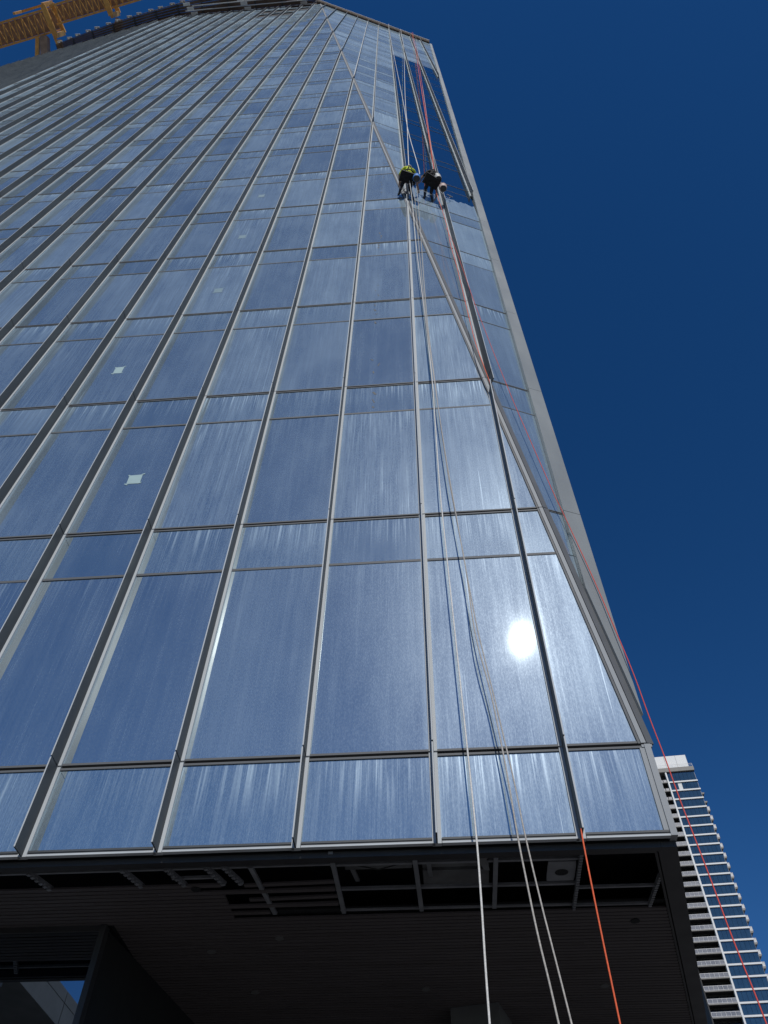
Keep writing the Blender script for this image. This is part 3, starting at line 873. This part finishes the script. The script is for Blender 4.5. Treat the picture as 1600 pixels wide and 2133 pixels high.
for f in range(-1, NF):
    z0 = ZT - FH * f - FH if f >= 0 else ZT
    hh = FH if f >= 0 else 3.6
    part('floor_slab', M['white'], [((0.2, -0.28, z0 - 0.22), (GW + 0.15, 1.0, z0 + 0.22))])
    for c in range(7):
        pale = (f == 0 and c == 2) or (f == 8 and c == 1)
        o = link('glass_pane', gme2 if (f == 0 and c == 2) else gme, resi, Matrix.Translation((0.22 + pw * c, 0.06 + random.uniform(-.01, .01), z0 + 0.22)) @ Matrix.Rotation(random.uniform(-0.006, 0.006), 4, 'Z') @ Matrix.Rotation(random.uniform(-0.004, 0.004), 4, 'X') @ Matrix.Diagonal((1, 1, hh - 0.44, 1)))
    # recessed balcony left of the pier
    if 'bal' not in shared:
        b1 = MB(); b1.box((-BW, -0.25, -0.12), (-0.25, 0.22, 0.14), 0); b1.box((-BW, 0.22, -0.10), (-0.25, 1.95, 0.12), 1)  # rear slab coloured dark: the shade under it is put into the material
        b2 = MB(); b2.bar((-BW, -0.2, 1.2), (-0.25, -0.2, 1.2), 0.10, 0.10); b2.bar((-BW, -0.2, 0.24), (-0.25, -0.2, 0.24), 0.08, 0.08)
        nb = 6
        for k in range(nb + 1):
            x = -BW + (BW - 0.3) * k / nb; b2.bar((x, -0.2, 0.14), (x, -0.2, 1.25), 0.12, 0.10)
        b3 = MB()
        for k in range(nb):
            x = -BW + (BW - 0.3) * k / nb; b3.box((x + 0.10, -0.215, 0.28), (x + (BW - 0.3) / nb - 0.10, -0.195, 1.14))
        b4 = MB()
        for k in range(4):
            x = -BW + 0.3 + 1.7 * k; b4.box((x, 1.93, 0.14), (x + 1.55, 1.97, 2.45))
        # side balcony projecting past the right-hand corner
        s1 = MB(); s1.box((GW + 0.05, 2.2, -0.15), (GW + 1.45, 6.2, 0.1))
        s1.prism([(GW + 0.05, 2.2, -0.15), (GW + 1.3, 2.2, -0.15), (GW + 1.3, 6.2, -0.15), (GW + 0.05, 6.2, -0.15)], (0, 0, 0.25))
        s2 = MB()
        for a, b in (((GW + 0.1, 2.25), (GW + 1.4, 2.25)), ((GW + 1.4, 2.25), (GW + 1.4, 6.15))):
            s2.bar((*a, 1.2), (*b, 1.2), 0.1); 
            for t in (0.0, 0.25, 0.5, 0.75, 1.0):
                x = a[0] + (b[0] - a[0]) * t; y = a[1] + (b[1] - a[1]) * t; s2.bar((x, y, 0.1), (x, y, 1.2), 0.07)
        s2.box((GW + 0.8, 2.26, 0.15), (GW + 1.38, 2.3, 1.1))
        shared['bal'] = (b1.mesh('balcony', [M['beige'], M['wall_and_shade']]), b2.mesh('railing', M['resi_rail']), b3.mesh('rail_panel', M['rail_panel']), b4.mesh('balcony_door', M['door_glass']), s1.mesh('side_balcony', M['beige']), s2.mesh('railing', M['resi_rail']))
    t = Matrix.Translation((0, 0, z0))
    bo = link('balcony', shared['bal'][0], resi, t)
    if f > 1:
        link('railing', shared['bal'][1], bo); link('rail_panel', shared['bal'][2], bo)
    else:
        link('rail_panel', shared['bal'][2], bo, Matrix.Translation((0, 0.3, 0)))
    link('balcony_door', shared['bal'][3], bo)
    if f >= 0:
        so_ = link('side_balcony', shared['bal'][4], resi, t)
        if f > 1: link('railing', shared['bal'][5], so_)
part('side_wall', M['rail_panel'], [((GW - 0.04, 0.1, 0), (GW + 0.04, 18, ZT + 3.6))])
# far balcony edge trims
part('balcony_end_pier', M['wall_and_shade'], [((-BW - 0.3, -0.1, 0), (-BW, 2.0, ZT + 3.6))])

# ------------------------------------------------------------------ concrete deck across the street (seen only mirrored in the lobby glass)
deck = empty('concrete_deck', (-22, -36, 0), 'grey concrete deck edge mirrored in the dark lobby glass', 'building')
def dpart(name, mat, boxes):
    mb = MB()
    for lo, hi in boxes: mb.box(lo, hi)
    return mb.build(name, mat, deck)
for k in range(6):
    y0 = -24 + 8 * k
    dpart('fascia_panel', M['concrete'], [((5.6, y0, 12.55), (6.1, y0 + 7.94, 13.3)), ((5.5, y0, 13.33), (6.1, y0 + 7.94, 13.7))])
dpart('deck_slab', M['concrete'], [((-14, -24, 12.6), (5.58, 24, 13.2))])
for y in (-20, -4, 12, 22): dpart('pier', M['concrete'], [((3.4, y - 0.5, 0), (4.4, y + 0.5, 12.58))])

# ------------------------------------------------------------------ crane on the roof
crane = empty('roof_crane', (-50, 3.5, ROOF), 'yellow lattice crane boom lying above the tower roof edge', 'crane')
c0 = Vector((-50, 3.5, ROOF))
def cw(p): return Vector(p) - c0
ZC = 128.6
dirb = Vector((20.5, -3.2, 0)).normalized(); wv = Vector((-dirb.y, dirb.x, 0))   # wv points to the roof side (+y)
def boom(a0, a1, base, width, height, name, cell):
    """lattice box boom between stations a0..a1 measured along the boom from its base point"""
    b = Vector(base)
    def S(t, w, h): return cw(b + dirb * t + wv * w + Vector((0, 0, h)))
    for w in (0, width):
        for h in (0, height):
            mb = MB(); mb.bar(S(a0, w, h), S(a1, w, h), 0.24, 0.24); mb.build('chord', M['crane'], crane)
    n = int((a1 - a0) / cell)
    for k in range(n):
        t0, t1 = a0 + (a1 - a0) * k / n, a0 + (a1 - a0) * (k + 1) / n
        tm = (t0 + t1) / 2
        for nm, segs in (('lacing', ((S(t0, 0, 0), S(tm, width, 0)), (S(tm, width, 0), S(t1, 0, 0)))),
                         ('lacing', ((S(t0, 0, height), S(tm, 0, 0)), (S(tm, 0, 0), S(t1, 0, height)))),
                         ('lacing', ((S(t0, width, height), S(tm, width, 0)), (S(tm, width, 0), S(t1, width, height))))):
            mb = MB()
            for p, q in segs: mb.bar(p, q, 0.10, 0.10)
            mb.build(nm, M['crane'], crane)
    mb = MB(); mb.prism([S(a0, 0.15, height + 0.05), S(a1, 0.15, height + 0.05), S(a1, width - 0.15, height + 0.05), S(a0, width - 0.15, height + 0.05)], (0, 0, 0.04)); mb.build('boom_walkway', M['cranebrown'], crane)
boom(-18, 6.9, (-57.0, -0.75, ZC), 2.7, 2.4, 'outer', 0.95)
boom(7.5, 21.5, (-57.0, -0.95, ZC + 0.3), 2.2, 2.0, 'inner', 0.85)
def ST(t, w, h): return cw(Vector((-57.0, -0.75, ZC)) + dirb * t + wv * w + Vector((0, 0, h)))
for t in (6.9, 15.6):
    mb = MB(); e = 0.5 if t < 10 else 0.1
    mb.bar(ST(t, -e, -0.3), ST(t, 2.7 + e, -0.3), 0.7, 0.35); mb.bar(ST(t, -e, -0.3), ST(t, -e, 3.2), 0.6, 0.35)
    mb.bar(ST(t, 2.7 + e, -0.3), ST(t, 2.7 + e, 3.2), 0.6, 0.35); mb.bar(ST(t, -e, 3.2), ST(t, 2.7 + e, 3.2), 0.6, 0.35)
    mb.build('boom_frame', M['crane'], crane)
mb = MB(); mb.bar(ST(2.4, -0.55, 2.9), ST(6.9, -0.55, 2.9), 0.3); mb.bar(ST(2.4, -0.55, 2.9), ST(2.4, -0.55, 0), 0.3); mb.build('boom_frame', M['crane'], crane)
mb = MB(); mb.bar(ST(-18, 1.3, 3.4), ST(22, 1.3, 3.0), 0.06); mb.build('hoist_cable', M['steel'], crane)
def leg(p, q, w, nm='leg', mat='crane'):
    mb = MB(); mb.bar(cw(p), cw(q), w); mb.build(nm, M[mat], crane)
leg((-52.4, 1.4, ZC), (-53.6, 8.0, ZC - 3.6), 0.5)
leg((-50.0, 1.5, ZC), (-47.4, 7.2, ZC - 4.6), 0.3)
leg((-53.6, 8.0, ROOF), (-53.6, 8.0, ZC - 3.3), 0.6); leg((-47.4, 7.2, ROOF), (-47.4, 7.2, ZC - 4.4), 0.4)
leg((-51.3, 1.4, ZC - 0.2), (-51.9, 7.6, ZC - 3.8), 1.0, 'arm', 'cranebrown'); leg((-51.9, 7.6, ROOF), (-51.9, 7.6, ZC - 3.5), 0.8, 'arm', 'cranebrown')
leg((-40.3, 0.2, ZC + 0.2), (-43.0, 6.0, ZC - 2.6), 0.9, 'arm', 'cranebrown'); leg((-43.0, 6.0, ROOF), (-43.0, 6.0, ZC - 2.3), 0.8, 'arm', 'cranebrown')
def mast(x, y, z0, z1, w, mat):
    for sx, sy in ((-1, -1), (1, -1), (1, 1), (-1, 1)):
        leg((x + sx * w, y + sy * w, z0), (x + sx * w, y + sy * w, z1), 0.16, 'mast_leg', mat)
    n = int((z1 - z0) / 1.2)
    for k in range(n):
        za, zb = z0 + (z1 - z0) * k / n, z0 + (z1 - z0) * (k + 1) / n
        for (ax, ay), (bx_, by) in (((-1, -1), (1, -1)), ((1, -1), (1, 1)), ((1, 1), (-1, 1)), ((-1, 1), (-1, -1))):
            leg((x + ax * w, y + ay * w, za), (x + bx_ * w, y + by * w, zb), 0.09, 'mast_lacing', mat)
mast(-49.5, 9.5, ROOF, ZC - 1, 0.8, 'cranebrown')
leg((-49.5, 9.5, ZC - 1), (-49.5, 1.9, ZC + 0.2), 0.5, 'arm', 'crane')

# ------------------------------------------------------------------ ropes
def smooth(pts, sub=6):
    P = [Vector(p) for p in pts]; out = []
    for i in range(len(P) - 1):
        p0, p1, p2, p3 = P[max(i - 1, 0)], P[i], P[i + 1], P[min(i + 2, len(P) - 1)]
        for k in range(sub):
            t = k / sub
            out.append(0.5 * ((2 * p1) + (p2 - p0) * t + (2 * p0 - 5 * p1 + 4 * p2 - p3) * t * t + (3 * p1 - p0 - 3 * p2 + p3) * t ** 3))
    out.append(P[-1]); return out
def rope(pts, r, mat, label, group=None, name='rope'):
    mb = MB(); mb.tube(smooth(pts), r, 8)
    return tag(mb.build(name, M[mat], None, True), label, 'rope', group)
RL = [(-1.40, -0.45, 30.75), (-1.349, -0.29, 28.784), (-1.323, -0.27, 24.746), (-1.268, -0.27, 21.549), (-1.203, -0.27, 18.261), (-1.179, -0.27, 15.785), (-1.185, -0.27, 14.479), (-1.199, -0.27, 12.405), (-1.189, -0.27, 11.158), (-1.164, -0.27, 9.53), (-1.128, -0.27, 7.189), (-1.113, -0.27, 5.975), (-1.121, -0.27, 5.282), (-1.143, -0.27, 4.244), (-1.15, -0.27, 2.0), (-1.12, -0.29, 0.02)]
rope(RL, 0.0105, 'rope_w', 'white rope hanging from the yellow-shirted worker, hanging straightest, nearest the middle fins')
RM = [(-1.18, -0.43, 30.7), (-1.153, -0.30, 28.73), (-1.16, -0.29, 24.709), (-1.178, -0.295, 21.194), (-1.17, -0.30, 18.261), (-1.12, -0.29, 15.674), (-1.091, -0.27, 14.254), (-1.032, -0.27, 12.388), (-0.954, -0.27, 10.899), (-0.917, -0.27, 10.149), (-0.887, -0.27, 8.821), (-0.776, -0.27, 7.773), (-0.711, -0.27, 6.644), (-0.689, -0.27, 5.96), (-0.652, -0.27, 5.338), (-0.621, -0.27, 4.919), (-0.555, -0.27, 4.234), (-0.40, -0.27, 2.2), (-0.2, -0.3, 0.02)]
rope(RM, 0.0095, 'rope_g', 'greyish rope slanting down beside a thinner grey one, the left of that pair')
RR = [(-1.30, -0.42, 30.72), (-1.25, -0.31, 28.5), (-1.235, -0.30, 24.5), (-1.215, -0.31, 20.0), (-1.15, -0.315, 16.5), (-1.06, -0.29, 13.4), (-0.955, -0.29, 10.9), (-0.889, -0.28, 9.558), (-0.843, -0.27, 8.818), (-0.747, -0.27, 7.772), (-0.651, -0.27, 6.642), (-0.611, -0.27, 5.957), (-0.55, -0.27, 5.248), (-0.516, -0.27, 4.917), (-0.446, -0.27, 4.232), (-0.25, -0.27, 2.2), (-0.05, -0.3, 0.02)]
rope(RR, 0.0085, 'rope_g', 'thin grey rope with a small knot, the right of the slanting grey pair')
RO1 = [(-0.50, 0.10, 31.75), (-0.437, 0.164, 31.052), (-0.317, 0.075, 27.924), (-0.286, 0.016, 26.29), (-0.291, -0.052, 24.78), (-0.235, -0.12, 22.741), (-0.201, -0.222, 20.097), (-0.157, -0.29, 17.619), (-0.07, -0.28, 16.4), (0.0, -0.20, 15.75), (0.028, -0.11, 15.0), (0.026, -0.07, 13.0), (0.024, -0.07, 9.0), (0.022, -0.08, 6.6), (0.01, -0.16, 6.1), (-0.021, -0.2, 5.966), (-0.028, -0.2, 5.061), (-0.026, -0.2, 4.249), (-0.02, -0.2, 2.0), (0.0, -0.24, 0.02)]
rope(RO1, 0.0085, 'rope_o', 'bright orange rope tucked behind a fin and hanging out below the glass')
RO2 = [(-0.32, 0.10, 26.9), (-0.199, -0.001, 25.132), (-0.075, -0.024, 22.972), (0.054, -0.073, 20.185), (0.175, -0.085, 18.311), (0.272, -0.087, 16.895), (0.362, -0.079, 15.765), (0.435, -0.066, 14.9), (0.681, -0.063, 12.226), (0.759, -0.037, 11.622), (0.93, -0.015, 10.059), (1.014, -0.06, 8.819), (1.053, -0.08, 8.156), (1.069, -0.1, 7.489), (1.091, -0.12, 6.921), (1.1, -0.14, 6.39), (1.115, -0.16, 5.975), (1.133, -0.18, 5.482), (1.145, -0.2, 5.0), (1.156, -0.22, 4.692), (1.18, -0.24, 4.214), (1.26, -0.3, 2.0), (1.4, -0.4, 0.02)]
rope(RO2, 0.0068, 'rope_r', 'thin red rope bowing out past the grey corner in front of the sky')
rope([(-2.9, 3.9, ROOF + 1.55), (-2.87, 3.0, ROOF + 1.45), (-2.852, 2.95, 116.561), (-2.398, 2.2, 94.281), (-1.546, 0.8, 55.421), (-1.326, 0.22, 42.502), (-1.028, -0.312, 32.956), (-1.05, -0.4, 31.6)], 0.016, 'rope_w', 'white rope running up from the blue bucket side to the roof')
rope([(-1.4, 4.6, ROOF + 1.55), (-1.35, 3.7, ROOF + 1.45), (-1.315, 3.55, 116.111), (-1.172, 2.7, 94.421), (-1.353, 0.92, 55.947), (-1.35, 0.31, 44.453), (-1.384, -0.121, 36.885), (-1.394, -0.50, 32.3)], 0.017, 'rope_w', 'white rope running straight up from the yellow-shirted worker to the roof')
RU = [(0.05, 5.0, ROOF + 1.55), (0.08, 4.2, ROOF + 1.45), (0.09, 4.1, 114.98), (0.081, 3.3, 96.404), (-0.088, 2.33, 75.665), (-0.21, 1.5, 59.061), (-0.282, 0.95, 48.456), (-0.385, 0.25, 36.993), (-0.434, -0.067, 33.139), (-0.45, -0.12, 32.3)]
rope(RU, 0.017, 'rope_o', 'thick orange rope running up the dark washed glass to the roof')
rope([(x + 0.12 * max(0, min(1, (z - 33) / 40)), y - 0.02, z) for x, y, z in RU], 0.013, 'rope_r', 'thinner darker red rope running close beside the thick orange one to the roof')
rope([(-0.36, -0.10, 32.2), (-0.335, 0.25, 36.0), (-0.27, 0.75, 44.0), (-0.1, 1.55, 60.0), (0.02, 2.3, 75.0), (0.5, 4.3, 116.0), (0.52, 5.1, ROOF + 1.5)], 0.013, 'rope_g', 'pale rope strand running up beside the orange ones to the roof')
rope([(-1.16, 0.02, 31.0), (-1.02, -0.14, 30.55), (-0.85, -0.06, 30.6), (-0.62, 0.2, 31.1)], 0.008, 'rope_w', 'slack white line sagging between the two hanging workers')

# ------------------------------------------------------------------ the two window cleaners
def skin_mesh(name, joints, edges, radii, levels=2):
    me = bpy.data.meshes.new(name); me.from_pydata(joints, edges, [])
    ob = bpy.data.objects.new(name, me); COL.objects.link(ob)
    md = ob.modifiers.new('skin', 'SKIN'); md.use_smooth_shade = True
    for i, r in enumerate(radii):
        sv = me.skin_vertices[0].data[i]
        sv.radius = (r, r) if isinstance(r, (int, float)) else r
        sv.use_root = (i == 0)
    sd = ob.modifiers.new('sub', 'SUBSURF'); sd.levels = levels
    dg = bpy.context.evaluated_depsgraph_get()
    out = bpy.data.meshes.new_from_object(ob.evaluated_get(dg))
    bpy.data.objects.remove(ob)
    return out

def worker(loc, yaw, shirt, label, reach, helmet, pose, gname):
    """seated on a board: x right, y towards the glass, z up, origin at the seat"""
    root = empty('person', loc, label, 'person', gname)
    root.rotation_euler = (0, 0, yaw)
    J = []; E = []; Rr = []; T = []
    def j(p, r, par=None, t='shirt'):
        J.append(p); Rr.append(r); T.append(t)
        if par is not None: E.append((par, len(J) - 1))
        return len(J) - 1
    pel = j((0, -0.02, 0.10), (0.155, 0.12), None, 'pants')
    wst = j((0, -0.10, 0.27), (0.145, 0.11), pel)
    che = j((0, -0.16, 0.44), (0.17, 0.12), wst)
    nb = j((0, -0.18, 0.56), (0.11, 0.09), che)
    nk = j((0, -0.17, 0.64), 0.058, nb, 'skin')
    hd = j((0, -0.14, 0.74), (0.078, 0.092), nk, 'skin')
    tp = j((0, -0.14, 0.84), (0.062, 0.075), hd, 'skin')
    for s, (knee, ankle, toe) in zip((-1, 1), pose):
        hip = j((s * 0.10, 0.03, 0.07), 0.098, pel, 'pants')
        md = j(tuple((a + b) / 2 for a, b in zip((s * 0.10, 0.03, 0.07), knee)), 0.082, hip, 'pants')
        kn = j(knee, 0.064, md, 'pants')
        cf = j(tuple(a + (b - a) * 0.4 for a, b in zip(knee, ankle)), 0.058, kn, 'pants')
        an = j(ankle, 0.046, cf, 'pants')
        hl = j((ankle[0], ankle[1] + 0.0, ankle[2] - 0.05), 0.048, an, 'boot')
        j(toe, 0.042, hl, 'boot')
    for s, (el, wr, hand) in zip((-1, 1), reach):
        sh = j((s * 0.19, -0.17, 0.53), 0.07, nb)
        e = j(el, 0.047, sh); w = j(wr, 0.035, e, 'skin')
        pm = j(hand, (0.042, 0.024), w, 'skin')
        d = (Vector(hand) - Vector(wr)).normalized(); sd = Vector((1, 0, 0)) - d * d.x; sd.normalize()
        for q, ln in zip((-0.03, -0.01, 0.012, 0.032), (0.06, 0.075, 0.07, 0.052)):
            a = Vector(hand) + d * 0.045 + sd * q; k = j(tuple(a), 0.0095, pm, 'skin')
            k2 = j(tuple(a + d * ln * 0.55), 0.0088, k, 'skin'); j(tuple(a + d * ln * 0.85 + Vector((0, 0, -0.02))), 0.008, k2, 'skin')
        a = Vector(wr) + d * 0.03 - sd * s * 0.045; k = j(tuple(a), 0.011, w, 'skin'); j(tuple(a + d * 0.05 - sd * s * 0.015), 0.009, k, 'skin')
    me = skin_mesh('body', J, E, Rr)
    mats = {'shirt': M[shirt], 'pants': M['pants'], 'skin': M['skin'], 'boot': M['boot']}
    order = ['shirt', 'pants', 'skin', 'boot']
    for t in order: me.materials.append(mats[t])
    JV = [Vector(p) for p in J]
    # nearest bone decides which garment a face belongs to
    bones = [(JV[a], JV[b], T[b] if T[b] != 'skin' or T[a] == 'skin' else T[b]) for a, b in E]
    for p in me.polygons:
        c = p.center; best = None
        for a, b, t in bones:
            ab = b - a; k = max(0, min(1, (c - a).dot(ab) / max(1e-9, ab.length_squared))); dd = (c - a - ab * k).length
            if best is None or dd < best[0]: best = (dd, t)
        p.material_index = order.index(best[1])
    link('body', me, root)
    # face details and hair
    fc = MB()
    for s in (-1, 1):
        fc.tube([(s * 0.033, 0.055, 0.775), (s * 0.033, 0.066, 0.775)], 0.011, 8); 
    fc.build('eyes', M['black'], root).location = (0, -0.11, -0.02)
    fc = MB(); fc.tube([(0, 0.055, 0.765), (0, 0.082, 0.745), (0, 0.07, 0.735)], [0.009, 0.014, 0.009], 8)
    fc.tube([(-0.025, 0.058, 0.708), (0, 0.066, 0.706), (0.025, 0.058, 0.708)], 0.006, 6)
    for s in (-1, 1): fc.tube([(s * 0.078, -0.03, 0.74), (s * 0.092, -0.035, 0.765), (s * 0.08, -0.03, 0.79)], 0.014, 8)
    fc.build('face_features', M['skin'], root, True).location = (0, -0.11, -0.02)
    bm = bmesh.new(); bmesh.ops.create_uvsphere(bm, u_segments=24, v_segments=14, radius=1.0)
    for v in bm.verts:
        if v.co.z < -0.12: v.co.z = -0.12
        v.co = Vector((v.co.x * 0.115, v.co.y * 0.135 - 0.03, v.co.z * 0.115 + 0.81))
    hm = bpy.data.meshes.new('helmet'); bm.to_mesh(hm); bm.free(); hm.materials.append(M[helmet])
    for p in hm.polygons: p.use_smooth = True
    ho = link('helmet', hm, root); ho.location = (0, -0.11, -0.02)
    br = MB(); br.tube([(0, 0.06, 0.797), (0, 0.13, 0.79)], [0.10, 0.075], 16); br.build('helmet_brim', M[helmet], ho, True)
    # harness straps
    hs_ = MB()
    for q in (-1, 1): hs_.tube([(q * 0.09, -0.23, 0.30), (q * 0.05, -0.29, 0.44), (q * 0.06, -0.27, 0.58), (q * 0.07, -0.18, 0.64)], 0.016, 6)
    hs_.tube([(math.cos(a) * 0.175, -0.10 + math.sin(a) * 0.145, 0.25) for a in [k * math.pi / 8 for k in range(17)]], 0.022, 6)
    hs_.tube([(0, -0.28, 0.44), (0.02, -0.27, 0.7), (0.02, -0.14, 1.2), (0.02, -0.08, 1.5)], 0.014, 6)
    hs_.build('harness', M['black'], root, True)
    return root
YAW = math.atan2(HB.y, HB.x)
W1 = Vector((-1.448, -0.52, 30.80)); W2 = Vector((-0.60, -0.13, 31.60))
pose1 = [((-0.14, 0.36, 0.02), (-0.17, 0.45, -0.36), (-0.20, 0.54, -0.47)), ((0.20, 0.36, 0.02), (0.30, 0.45, -0.34), (0.37, 0.53, -0.44))]
reach1 = [((-0.30, 0.06, 0.36), (-0.22, 0.28, 0.32), (-0.20, 0.36, 0.32)), ((0.36, 0.10, 0.42), (0.50, 0.32, 0.44), (0.54, 0.40, 0.45))]
worker(W1, YAW, 'hivis', 'window cleaner in bright yellow hi-vis top seated on a hanging board', reach1, 'helmet', pose1, 'window cleaners on ropes')
pose2 = [((-0.06, 0.34, -0.02), (-0.02, 0.46, -0.40), (-0.04, 0.55, -0.50)), ((0.18, 0.32, -0.04), (0.28, 0.44, -0.46), (0.30, 0.53, -0.57))]
reach2 = [((-0.32, 0.06, 0.34), (-0.36, 0.24, 0.22), (-0.38, 0.32, 0.20)), ((0.32, 0.12, 0.46), (0.46, 0.36, 0.40), (0.49, 0.43, 0.40))]
worker(W2, YAW + R(12), 'darkshirt', 'window cleaner in dark clothing seated on a tilted board beside orange ropes', reach2, 'black', pose2, 'window cleaners on ropes')

def seat(loc, yaw, roll, label):
    root = empty('seat_board', loc, label, 'seat', 'hanging seat boards')
    root.rotation_euler = (0, roll, yaw)
    mb = MB(); mb.box((-0.28, -0.20, -0.03), (0.28, 0.15, 0.0)); mb.build('board', M['black'], root)
    mb = MB()
    for s in (-1, 1):
        mb.bar((s * 0.265, -0.18, -0.04), (s * 0.265, 0.16, -0.04), 0.05, 0.02)
        mb.bar((-0.29, s * 0.15, -0.045), (0.29, s * 0.15, -0.045), 0.03, 0.012)
    mb.bar((-0.25, -0.14, -0.05), (0.25, 0.13, -0.05), 0.035, 0.01); mb.bar((-0.25, 0.13, -0.055), (0.25, -0.14, -0.055), 0.035, 0.01)
    mb.build('webbing', M['steel'] if False else M['black'], root)
    mb = MB(); mb.box((-0.30, -0.20, -0.05), (-0.285, 0.17, 0.12)); mb.box((0.285, -0.20, -0.05), (0.30, 0.17, 0.12)); mb.box((-0.3, -0.215, -0.05), (0.3, -0.20, 0.03)); mb.build('side_flap', M['black'], root)
    mb = MB()
    for s in (-1, 1): mb.tube([(s * 0.27, 0.0, -0.03), (s * 0.23, -0.02, 0.4), (0.03 * s, -0.02, 1.35)], 0.012, 6)
    mb.build('sling', M['black'], root, True)
    mb = MB(); mb.bar((-0.26, 0.158, -0.03), (0.26, 0.158, -0.03), 0.012, 0.02); mb.build('edge_trim', M['steel'], root)
seat(W1 + Vector((0, 0, -0.005)), YAW, 0.0, 'black seat board carrying the yellow-shirted worker')
seat(W2 + Vector((0, 0, -0.005)), YAW + R(12), R(6), 'tilted black seat board carrying the dark-clothed worker')

def bucket(loc, tilt, mat, label):
    root = empty('bucket', loc, label, 'bucket', 'buckets hung from the seat boards')
    root.rotation_euler = tilt
    mb = MB(); n = 24; prof = [(0.115, 0.0), (0.122, 0.02), (0.148, 0.34), (0.156, 0.345), (0.156, 0.365), (0.14, 0.365), (0.115, 0.02)]
    for (r0, z0), (r1, z1) in zip(prof, prof[1:]):
        for k in range(n):
            a, b = 2 * math.pi * k / n, 2 * math.pi * (k + 1) / n
            mb.poly([(r0 * math.cos(a), r0 * math.sin(a), z0), (r0 * math.cos(b), r0 * math.sin(b), z0), (r1 * math.cos(b), r1 * math.sin(b), z1), (r1 * math.cos(a), r1 * math.sin(a), z1)])
    mb.build('pail', M[mat], root, True)
    mb = MB(); mb.tube([(0, 0, 0.004), (0, 0, 0.012)], 0.116, 24); mb.build('pail_bottom', M['bucket_bot'], root)
    mb = MB(); mb.tube([(math.cos(a) * 0.158, 0, 0.34 + math.sin(a) * 0.2) for a in [k * math.pi / 10 for k in range(11)]], 0.006, 6); mb.build('bail', M['steel'], root, True)
bucket((-1.146, -0.58, 30.43), (R(-8), R(4), 0.3), 'bucket_b', 'blue bucket hanging beside the yellow-shirted worker')
bucket((-0.336, -0.20, 31.60), (R(-6), R(-5), 0.6), 'bucket_w', 'white bucket with dark underside hanging behind the dark-clothed worker')
bucket((-0.20, -0.04, 30.93), (R(-4), R(6), 1.0), 'bucket_p', 'stained pinkish bucket hanging lowest beside the dark-clothed worker')
tool = empty('squeegee', (0.10, 0.60, 32.1), 'small squeegee dangling near the washed edge of the glass', 'tool')
mb = MB(); mb.tube([(0, 0.02, 0.16), (0, 0, 0.0)], 0.022, 8); mb.build('handle', M['black'], tool, True)
mb = MB(); mb.bar((-0.12, -0.05, 0.20), (0.10, 0.06, 0.17), 0.03, 0.04); mb.build('blade', M['steel'], tool)
mb = MB(); mb.tube([(0, 0, 0.0), (-0.05, -0.03, -0.25), (-0.2, -0.12, -0.3), (-0.4, -0.3, -0.1)], 0.006, 6); mb.build('cord', M['rope_w'], tool, True)

# dark adhesive marks left in a line down one column of panes
mb = MB(); zz = 14.6
while zz < 36:
    if (zz - L1) % H > 0.2 and random.random() < 0.75:
        x = -2.42 + random.gauss(0, 0.05); l_ = random.uniform(0.05, 0.16); t_ = random.uniform(-0.05, 0.05); w_ = random.uniform(0.012, 0.03)
        mb.prism([(x - w_, -0.0022, zz), (x + w_, -0.0022, zz + 0.01), (x + t_ + w_ * 0.6, -0.0022, zz + l_), (x + t_ - w_, -0.0022, zz + l_ * 0.9)], (0, -0.0012, 0))
    zz += random.uniform(0.18, 0.55)
mb.build('adhesive_residue', M['fin'], tower)['kind'] = 'stuff'

# ------------------------------------------------------------------ papers taped to the glass
def paper(x, z, w, h, label, rot=0.0, pm='paper'):
    mb = MB(); c, s = math.cos(rot), math.sin(rot)
    q = [(-w, -h), (w, -h * 1.05), (w * 0.97, h), (-w * 1.04, h * 0.96)]
    mb.prism([(a * c - b * s, -0.004, a * s + b * c) for a, b in q], (0, -0.003, 0))
    o = mb.build('paper_sheet', M[pm], None); o.location = (x, 0, z)
    tag(o, label, 'paper', 'papers taped to the glass')
    mb = MB()
    for sx, sz in ((-1, -1), (1, -1), (1, 1), (-1, 1)):
        mb.prism([(sx * w - 0.03, -0.005, sz * h - 0.015), (sx * w + 0.03, -0.005, sz * h - 0.015 + 0.03 * sx), (sx * w + 0.03, -0.005, sz * h + 0.015 + 0.03 * sx), (sx * w - 0.03, -0.005, sz * h + 0.015)], (0, -0.0006, 0))
    mb.build('tape', M[pm], o)
paper(-6.82, 13.39, 0.125, 0.14, 'square pale paper taped to glass, lowest of a column of papers', 0.03)
paper(-8.46, 18.02, 0.10, 0.155, 'pale paper taped to glass one bay further from the fold than the other papers', 0.02)
paper(-6.93, 22.65, 0.12, 0.15, 'dim paper taped to glass, second lowest of the column of papers', 0, 'paper_dim')
paper(-6.98, 27.30, 0.11, 0.15, 'dim paper taped to glass, third from the bottom of the column', 0, 'paper_dim')
paper(-6.99, 32.04, 0.11, 0.15, 'dim paper taped to glass, topmost of the column of papers', 0, 'paper_dim')
